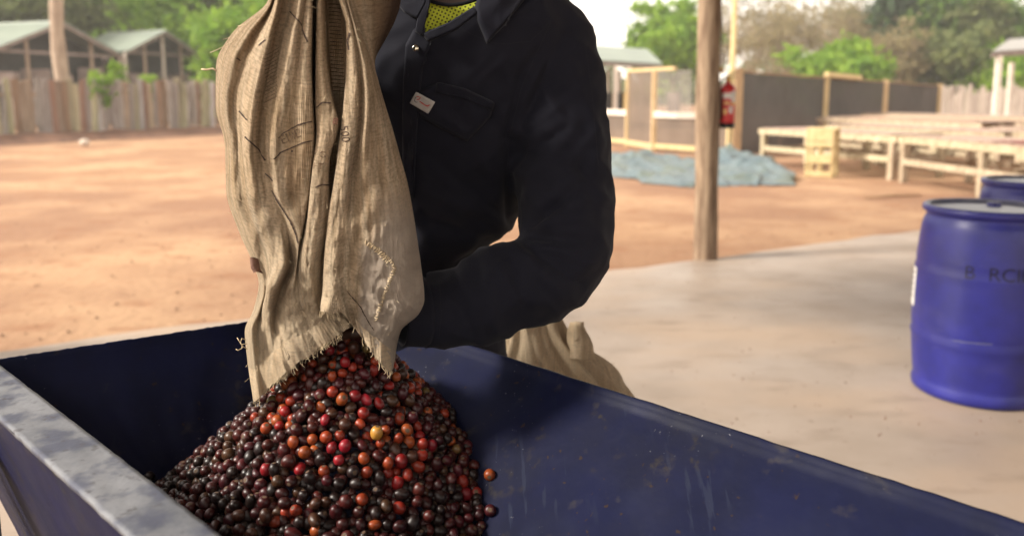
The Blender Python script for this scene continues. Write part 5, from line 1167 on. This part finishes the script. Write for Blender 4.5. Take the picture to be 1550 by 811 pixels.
# ------------------------------------------------------------ raised drying tables
def table(a, b, wdt, h, label, nleg=2, mid_shelf=True, cherries_on=None, nm='drying_table'):
    a, b = Vector((a.x, a.y, GZ)), Vector((b.x, b.y, GZ)); d = (b - a).normalized(); s = Vector((-d.y, d.x, 0)); s = s if s.x > 0 else -s; L_ = (b - a).length
    t = empty(nm, tuple((a + b) / 2), label, 'drying table'); zt = h + GZ
    for side in (0, wdt):
        MB().beam(zz(a + s * side - d * .12, zt - .045), zz(b + s * side + d * .12, zt - .045), .05, .11).build('edge_board', M['bench_wood'], t)
        MB().beam(zz(a + s * side, .32), zz(b + s * side, .32), .05, .10).build('lower_rail', M['bench_wood'], t)
        for k in range(nleg):
            q = a.lerp(b, k / (nleg - 1)) + s * (side + (.035 if side == 0 else -.035)); MB().box((q.x, q.y, (zt - .10 + GZ) / 2), (.10, .10, zt - .10 - GZ), rz=math.atan2(d.y, d.x)).build('leg', M['bench_wood'], t)
    for k in range(nleg):
        q = a.lerp(b, k / (nleg - 1)); MB().beam(zz(q, .30), zz(q + s * wdt, .30), .05, .08).build('cross_rail', M['bench_wood'], t)
    n = max(3, int(L_ / .32)); 
    for k in range(n):
        q = a.lerp(b, (k + .5) / n); MB().box((q.x + s.x * wdt / 2, q.y + s.y * wdt / 2, zt + .022 + rr.uniform(0, .006)), (L_ / n * .9, wdt + .06, .022), rz=math.atan2(d.y, d.x)).build('top_slat', M['bench_top'], t)
    if cherries_on:
        u0, u1, m = cherries_on; aa, bb = a.lerp(b, u0), a.lerp(b, u1)
        V, Fc = grid(40, 16, lambda u, v: tuple(aa.lerp(bb, u) + s * (.1 + v * (wdt - .2)) + Vector((0, 0, zt - GZ + .045 + .04 * math.sin(math.pi * v) * math.sin(math.pi * u) + .012 * noise.noise(Vector((u * 30, v * 12, 1)))))))
        o = mesh('drying_cherry_layer', V, Fc, m, smooth=True); tag(o, 'thin layer of drying coffee cherries spread on ' + label.split(',')[0][:60], 'coffee cherries', kind='stuff')
    return t
M['dry_red'] = mat('drying_cherries', (.22, .06, .045), (.12, .04, .03), 60, .8, .6, 120); M['dry_tan'] = mat('drying_parchment', (.42, .29, .2), (.30, .19, .13), 60, .8, .6, 120)
A0, A1 = G(1153, 250, GZ), G(1346, 273, GZ); B0_, B1_ = G(1364, 277, GZ), G(1481, 299, GZ); B2 = B1_ + (B1_ - B0_) * 1.0
table(A0, A1, 1.25, .76, 'left drying table with a bare slatted top, in front of the dark screen', 3)
table(B0_, B2, 1.25, .77, 'right drying table, nearest one running behind the blue barrels', 3, cherries_on=(.5, .95, M['dry_red']))
dd_ = (A1 - A0).normalized(); ss = Vector((-dd_.y, dd_.x, 0)); ss = ss if ss.x > 0 else -ss
for k, (o1, L0, L1, lb, ch) in enumerate(((2.3, -.5, 3.6, 'second row drying table seen behind the left one', None), (2.3, 4.0, 8.2, 'second row drying table with reddish cherries, behind the right one', (.0, .9, M['dry_red'])),
                                (4.6, -3.2, 1.4, 'third row drying table toward the far fence', (.1, .9, M['dry_tan'])), (4.6, 1.8, 6.2, 'third row drying table nearer the barrels', (.1, .9, M['dry_tan'])),
                                (7.0, -5.0, 1.0, 'fourth row drying table with a pale top at the far right', (.05, .95, M['dry_tan'])), (9.6, -6.5, 0.5, 'farthest drying table with a whitish top beside the open building', None), (7.0, 1.5, 6, 'fourth row drying table near the right frame edge', (.05, .95, M['dry_tan'])))):
    p0 = A0 + ss * o1 + dd_ * L0; p1 = A0 + ss * o1 + dd_ * L1; table(p0, p1, 1.25, .78 + .04 * (k % 3), lb, 4 if L1 - L0 > 4 else 3, cherries_on=ch)
# odd timber under the tables
for k in range(9):
    q = A0 + ss * rr.uniform(1.6, 2.2) + dd_ * rr.uniform(.5, 7); o = MB().box((q.x, q.y, .25), (.12, .12, .55), rz=rr.uniform(0, 1)).build('timber_stub', M['bench_wood']); tag(o, 'short pale timber stub standing between the rows of drying tables', 'timber', 'timber stubs between the tables')
# wooden stool leaning against table A
s0, s1 = G(1221, 268, GZ), G(1259, 270, GZ); sd_ = (s1 - s0).normalized(); st_ = empty('wooden_stool', tuple((s0 + s1) / 2), 'pale unpainted wooden stool frame standing against the left drying table', 'stool')
bk_ = Vector((-sd_.y, sd_.x, 0)); hS = .86; wS = (s1 - s0).length
for q in (s0, s1): MB().box((q.x, q.y, hS / 2 + GZ), (.065, .05, hS)).build('leg', M['stool_wood'], st_); r_ = q + bk_ * .38; MB().box((r_.x, r_.y, hS / 2 + GZ), (.05, .05, hS)).build('leg', M['stool_wood'], st_)
m0 = (s0 + s1) / 2; MB().box((m0.x, m0.y - .004, .37 + GZ), (.08, .03, .62)).build('centre_stile', M['stool_wood'], st_)
for z, hgt in ((.76, .19), (.60, .09), (.34, .15), (.07, .09)): MB().beam(zz(s0, z + GZ) - bk_ * .03, zz(s1, z + GZ) - bk_ * .03, .03, hgt).build('front_board', M['stool_wood'], st_)
MB().box((m0.x + bk_.x * .19, m0.y + bk_.y * .19, hS + GZ + .012), (wS + .08, .46, .03), rz=math.atan2(sd_.y, sd_.x)).build('seat', M['stool_wood'], st_)
# stick on the ground
q = G(1350, 300, GZ); mb = MB(); mb.tube([q + Vector((-.45, -.12, .02)), q + Vector((0, 0, .035)), q + Vector((.5, .16, .02))], [.012, .018, .01], 6); o = mb.build('stick', M['brown_pole'], None, True); tag(o, 'thin stick lying on the bare ground left of the barrels', 'stick')

# ------------------------------------------------------------ tarpaulins on the ground
def tarp(poly, humps, label, seed, m):
    c = [G(x, y, GZ) for x, y in poly]
    def fn(u, v):
        p = c[0].lerp(c[1], u).lerp(c[3].lerp(c[2], u), v)
        ed_ = min(1, 8 * min(u, 1 - u, v, 1 - v)); p.x += .35 * noise.noise(Vector((u * 6, v * 5, seed))) ; p.y += .45 * noise.noise(Vector((u * 6, v * 5, seed + 5)))
        h = .03 + .13 * (abs(noise.noise(Vector((p.x * 1.6, p.y * .9, seed + 2))))) + .10 * (1 - abs(noise.noise(Vector((p.x * 4, p.y * 2, seed + 8)))) * 2) * .6
        for hx, hy, hr, hh in humps:
            g = G(hx, hy, GZ); h += hh * math.exp(-((p.x - g.x) / hr) ** 2 - ((p.y - g.y) / (hr * 1.5)) ** 2) * (1 + .5 * noise.noise(Vector((p.x * 5, p.y * 5, 1))))
        return (p.x, p.y, GZ + max(.01, h * ed_ + .015 + .02 * noise.noise(Vector((u * 20, v * 20, 2)))))
    V, Fc = grid(110, 60, fn); o = mesh('tarpaulin', V, Fc, m, smooth=True); tag(o, label, 'tarpaulin'); return o
tarp([(845, 255), (1050, 288), (1075, 248), (880, 232)], [(1008, 240, .5, .75), (1045, 242, .4, .35), (960, 250, .5, .15)], 'crumpled grey-blue tarpaulin heaped up on the ground left of the post', 3, M['tarp'])
tarp([(1030, 283), (1205, 281), (1180, 252), (1040, 245)], [(1095, 252, .45, .3), (1150, 262, .6, .2)], 'crumpled pale blue tarpaulin lying flat right of the post', 9, M['tarp'])

# ------------------------------------------------------------ far fence on the right
ff = empty('far_paling_fence', tuple(G(1450, 176, GZ)), 'distant pale paling fence behind the drying tables at the right', 'fence')
f0, f1 = P(1400, 150, 44), P(1640, 150, 40); n = 75; fm = [paling_mesh(50 + k, .2, 1.9) for k in range(4)]
for m_ in fm: m_.materials.append(M['paling_far'])
for k in range(n):
    q = f0.lerp(f1, k / n); o = bpy.data.objects.new('paling', rr.choice(fm)); COL.objects.link(o); o.parent = ff; o.location = Vector((q.x, q.y, GZ)) - ff.location; o.rotation_euler = (0, rr.uniform(-.05, .05), rr.uniform(-.2, .2)); o.scale = (1, 1, rr.uniform(.8, 1.1))

# ------------------------------------------------------------ trees
def crown_mesh(name, R_, H_, n_clump, per, leaf, m, seed, squash=1.0, gap=.0):
    g = np.random.default_rng(seed); u = g.normal(size=(n_clump, 3)); u /= np.linalg.norm(u, axis=1)[:, None]; rad = g.uniform(.35, 1, (n_clump, 1)) ** .6
    c = u * rad * np.array([R_, R_, H_]) * (1 + .25 * g.normal(size=(n_clump, 1))); cs = g.uniform(.10, .24, n_clump) * R_
    idx = np.repeat(np.arange(n_clump), per); N_ = len(idx); off = g.normal(size=(N_, 3)) * cs[idx][:, None] * np.array([1, 1, .7]); p = c[idx] + off
    a = g.normal(size=(N_, 3)); a /= np.linalg.norm(a, axis=1)[:, None]; b = np.cross(a, g.normal(size=(N_, 3))); b /= np.linalg.norm(b, axis=1)[:, None]; s = leaf * g.uniform(.5, 1.3, (N_, 1))
    V = np.stack([p - a * s, p + b * s * .45, p + a * s, p - b * s * .45], 1).reshape(-1, 3); Fc = np.arange(N_ * 4).reshape(-1, 4)
    me_ = bpy.data.meshes.new(name); me_.vertices.add(N_ * 4); me_.vertices.foreach_set('co', V.ravel()); me_.loops.add(N_ * 4); me_.loops.foreach_set('vertex_index', Fc.ravel().astype(np.int32)); me_.polygons.add(N_); me_.polygons.foreach_set('loop_start', np.arange(0, N_ * 4, 4, dtype=np.int32)); me_.polygons.foreach_set('loop_total', np.full(N_, 4, dtype=np.int32)); me_.update(); me_.materials.append(m); return me_
def limbs(mb, p, d, L_, r, depth, g):
    q = p + d * L_; mb.tube([p, p.lerp(q, .5) + Vector((g.uniform(-.05, .05) * L_, g.uniform(-.05, .05) * L_, 0)), q], [r, r * .85, r * .65], 5 if r < .08 else 8, caps=False)
    if depth == 0: return
    for k in range(3 if depth > 1 else 2):
        a = g.uniform(0, 6.28); e = g.uniform(.45, .9); n_ = (d * math.cos(e) + Vector((math.cos(a), math.sin(a), g.uniform(-.1, .6))).normalized() * math.sin(e)).normalized(); limbs(mb, q, n_, L_ * g.uniform(.6, .8), r * .6, depth - 1, g)
def tree(px, pyb_top, d, H, Rc, m, label, bare=False, trunk_r=.2, trunk_m='bark', cat='tree', leaf=.16, base=.35, clump=46, per=70, nm='tree', cz=None):
    x = (px - PPX) / F * d * 1.0; t = empty(nm, (x, d, GZ), label, cat); g = random.Random(hash_(label)); mb = MB(); h0 = H * base
    mb.tube([Vector((x, d, GZ - .1)), Vector((x + g.uniform(-.1, .1), d, h0 * .5)), Vector((x + g.uniform(-.2, .2), d, h0))], [trunk_r * 1.2, trunk_r, trunk_r * .8], 10, caps=False)
    for k in range(4 if not bare else 5):
        a = k * 1.5 + g.uniform(0, 1); limbs(mb, Vector((x, d, h0 * g.uniform(.8, 1))), Vector((math.cos(a) * .55, math.sin(a) * .55, 1)).normalized(), (H - h0) * .36, trunk_r * .55, 3 if bare else 2, g)
    mb.build('trunk', M[trunk_m], t, True)
    me_ = crown_mesh('crown', Rc, (H - h0) * .52, clump, per, leaf, M[m], hash_(label) % 9999); o = bpy.data.objects.new('crown', me_); COL.objects.link(o); o.parent = t; o.location = (0, 0, h0 + (H - h0) * .52 - GZ)
    return t
def hash_(s):
    h = 7
    for ch in s: h = (h * 31 + ord(ch)) % 1000003
    return h
def topH(py, d): return CAMZ + (145 - py) / F * d
# the pale trunk in front of the left shed
tp = P(92, 100, 29.5); t = empty('pale_trunk_tree', (tp.x, 29.5, GZ), 'thick pale bare trunk rising behind the paling fence between the two sheds', 'tree')
mb = MB(); pts = [Vector((tp.x + .05 * math.sin(k), 29.5, GZ + k * .75)) for k in range(12)]; mb.tube(pts, [.27 - .006 * k + .02 * math.sin(k * 2.1) for k in range(12)], 14); limbs(mb, pts[9], Vector((-1, .2, .6)).normalized(), 2.2, .1, 2, random.Random(3)); mb.build('trunk', M['bark'], t, True)
o = bpy.data.objects.new('crown', crown_mesh('crown', 3.2, 1.6, 34, 60, .16, M['leaf_mid'], 4)); COL.objects.link(o); o.parent = t; o.location = (0, 0, 9.4)
L_ = [ # px, d, top py, crown radius, leaf material, label, base
 (20, 62, -60, 5.5, 'leaf_mid', 'dark green tree behind the left shed roof at the frame edge', .2), (-60, 70, -80, 7, 'leaf_dark', 'big dark tree partly beyond the left frame edge', .2), (150, 66, -50, 5.5, 'leaf_dark', 'shadowy dark tree between the two shed roofs', .2),
 (120, 95, -30, 9, 'leaf_dark', 'far dark tree filling the gap behind the pale trunk', .1), (250, 60, -70, 4.6, 'leaf_bright', 'bright yellow-green tree above the smaller shed', .2), (330, 55, -90, 4.2, 'leaf_bright', 'bright green tree just left of the raised sack', .15), (215, 90, -40, 7, 'leaf_mid', 'mid green tree far behind the smaller shed', .12),
 (300, 100, -45, 10, 'leaf_mid', 'far green tree mass left of the sack', .1), (395, 80, -60, 6, 'leaf_mid', 'green tree hidden behind the top of the sack', .15), (385, 46, 18, 2.6, 'leaf_bright', 'small bright leafy tree behind the left edge of the sack', .1), (60, 48, -90, 4, 'leaf_olive', 'olive leafed tree over the left shed', .3),
 (1015, 62, 28, 2.8, 'leaf_bright', 'small round green tree left of the round wooden post', .35), (1258, 58, 76, 2.9, 'leaf_bright', 'low bright green bush showing above the dark net screen', .1),
 (1440, 70, -30, 4.2, 'leaf_mid', 'tall full green tree at the right, highest against the sky', .25), (1372, 72, -26, 3.4, 'leaf_dark', 'tall dark green tree left of the highest tree', .25), (1478, 66, 12, 2.2, 'leaf_olive', 'olive green tree right of the tallest tree', .25),
 (1552, 66, 22, 3.0, 'leaf_mid', 'green tree behind the roof of the open building', .3), (1440, 62, 66, 2.6, 'leaf_olive', 'lower olive green tree in front of the tall pair', .3), (1500, 60, 84, 2.2, 'leaf_bright', 'small light green tree beside the open building', .35), (1300, 95, 30, 5, 'leaf_olive', 'hazy olive tree behind the bare trees', .25),
 (1620, 75, 40, 4, 'leaf_mid', 'green tree beyond the right frame edge', .25)]
for px, d, tpy, Rc, m, lb, bs in L_: tree(px, None, d, topH(tpy, d), Rc, m, lb, base=bs, leaf=.2 + d * .0026, clump=85, per=90, trunk_m='bark' if px > 900 else 'bark_dark')
for k, (px, d, tpy, Rc) in enumerate(((1130, 78, -8, 4), (1185, 70, 12, 3.6), (1235, 84, -12, 4.6), (1290, 76, 0, 4.2), (1318, 74, 26, 2.6), (1160, 98, 20, 5), (1075, 86, 20, 4), (1350, 62, 48, 2.4))):
    tree(px, None, d, topH(tpy, d), Rc, 'leaf_tan', ['leafless hazy tree right of the round post', 'second dry bare tree from the post above the screen', 'tall dry tree above the first screen post', 'dry tan tree above the bright bush', 'dry tree left of the tall dark green tree', 'faint far bare tree behind the first two', 'faint bare tree hidden behind the round post', 'low dry tree by the end of the dark screen'][k], bare=True, trunk_r=.16, leaf=.11, clump=40, per=42, group_=None) if False else tree(px, None, d, topH(tpy, d), Rc, 'leaf_tan', ['leafless hazy tree right of the round post', 'second dry bare tree from the post above the screen', 'tall dry tree above the first screen post', 'dry tan tree above the bright bush', 'dry tree left of the tall dark green tree', 'faint far bare tree behind the first two', 'faint bare tree hidden behind the round post', 'low dry tree by the end of the dark screen'][k], bare=True, trunk_r=.16, leaf=.2, clump=60, per=50)
# young green plants against the sheds
for px, d, h, lb in ((185, 30, 2.6, 'young bright green plant showing over the fence between the sheds'), (162, 29, 2.2, 'small leafy plant peeping over the fence by the pale trunk'), (228, 34, 2.3, 'low green shrub in front of the smaller shed')):
    x = (px - PPX) / F * d; t = empty('young_plant', (x, d, GZ), lb, 'plant'); mb = MB(); limbs(mb, Vector((x, d, GZ)), Vector((0, 0, 1)), h * .5, .04, 2, random.Random(px)); mb.build('stem', M['bark_dark'], t)
    o = bpy.data.objects.new('foliage', crown_mesh('foliage', .45, .7, 20, 30, .09, M['leaf_bright'], px)); COL.objects.link(o); o.parent = t; o.location = (0, 0, h - .5)
# far treeline that reads as one mass
me_ = crown_mesh('distant_treeline', 1, 1, 1, 1, .1, M['leaf_olive'], 1)
g = np.random.default_rng(11); N_ = 26000; th = g.uniform(-1.0, 1.0, N_); rr2 = g.uniform(120, 150, N_); X_ = np.sin(th) * rr2; Y_ = np.cos(th) * rr2; Hh = 5.5 + 2.2 * np.sin(th * 23) + 1.5 * np.sin(th * 61 + 2) + np.where(th < -.15, 5, 0) - np.where(th > .5, 1.5, 0); Z_ = GZ + g.uniform(0, 1, N_) ** .8 * Hh
pp = np.stack([X_, Y_, Z_], 1); a = g.normal(size=(N_, 3)); a /= np.linalg.norm(a, axis=1)[:, None]; b = np.cross(a, g.normal(size=(N_, 3))); b /= np.linalg.norm(b, axis=1)[:, None]; s = g.uniform(.3, .9, (N_, 1)); V = np.stack([pp - a * s, pp + b * s * .6, pp + a * s, pp - b * s * .6], 1).reshape(-1, 3)
o = mesh('distant_treeline', V, np.arange(N_ * 4).reshape(-1, 4), M['leaf_olive']); tag(o, 'low hazy belt of distant woodland all along the horizon', 'woodland', kind='stuff')
# small stones scattered on the bare ground and grit on the slab: far too many to count
mbp = MB()
for k in range(1500):
    y = 3.2 + 20 * rr.random() ** 1.5; x = rr.uniform(-.75, .75) * y; onslab = (Vector((x, y, 0)) - e0).dot(en) < -.05
    r_ = rr.uniform(.004, .016) * (.45 if onslab else 1); z = (0 if onslab else GZ + .005); mbp.add([(x + r_, y, z), (x, y + r_ * .8, z), (x - r_ * .9, y, z), (x, y - r_, z), (x + r_ * .1, y, z + r_ * .8)], [(0, 1, 4), (1, 2, 4), (2, 3, 4), (3, 0, 4)])
o = mbp.build('scattered_grit', M['bank']); tag(o, 'small stones and grit scattered over the bare ground', 'grit', kind='stuff')
# haze
M['haze'] = bpy.data.materials.new('haze_air'); M['haze'].use_nodes = True; N = M['haze'].node_tree.nodes; N.remove(N['Principled BSDF']); pv = N.new('ShaderNodeVolumePrincipled'); pv.inputs['Color'].default_value = (.95, .93, .9, 1); pv.inputs['Density'].default_value = .0014; pv.inputs['Anisotropy'].default_value = .3
M['haze'].node_tree.links.new(pv.outputs[0], N['Material Output'].inputs['Volume'])
HAZE = True
if HAZE:
    hb = MB().box((0, 70, 9), (400, 320, 22)).build('haze', M['haze']); hb['kind'] = 'stuff'; hb['label'] = 'thin warm haze hanging over the whole yard'; hb['category'] = 'haze'
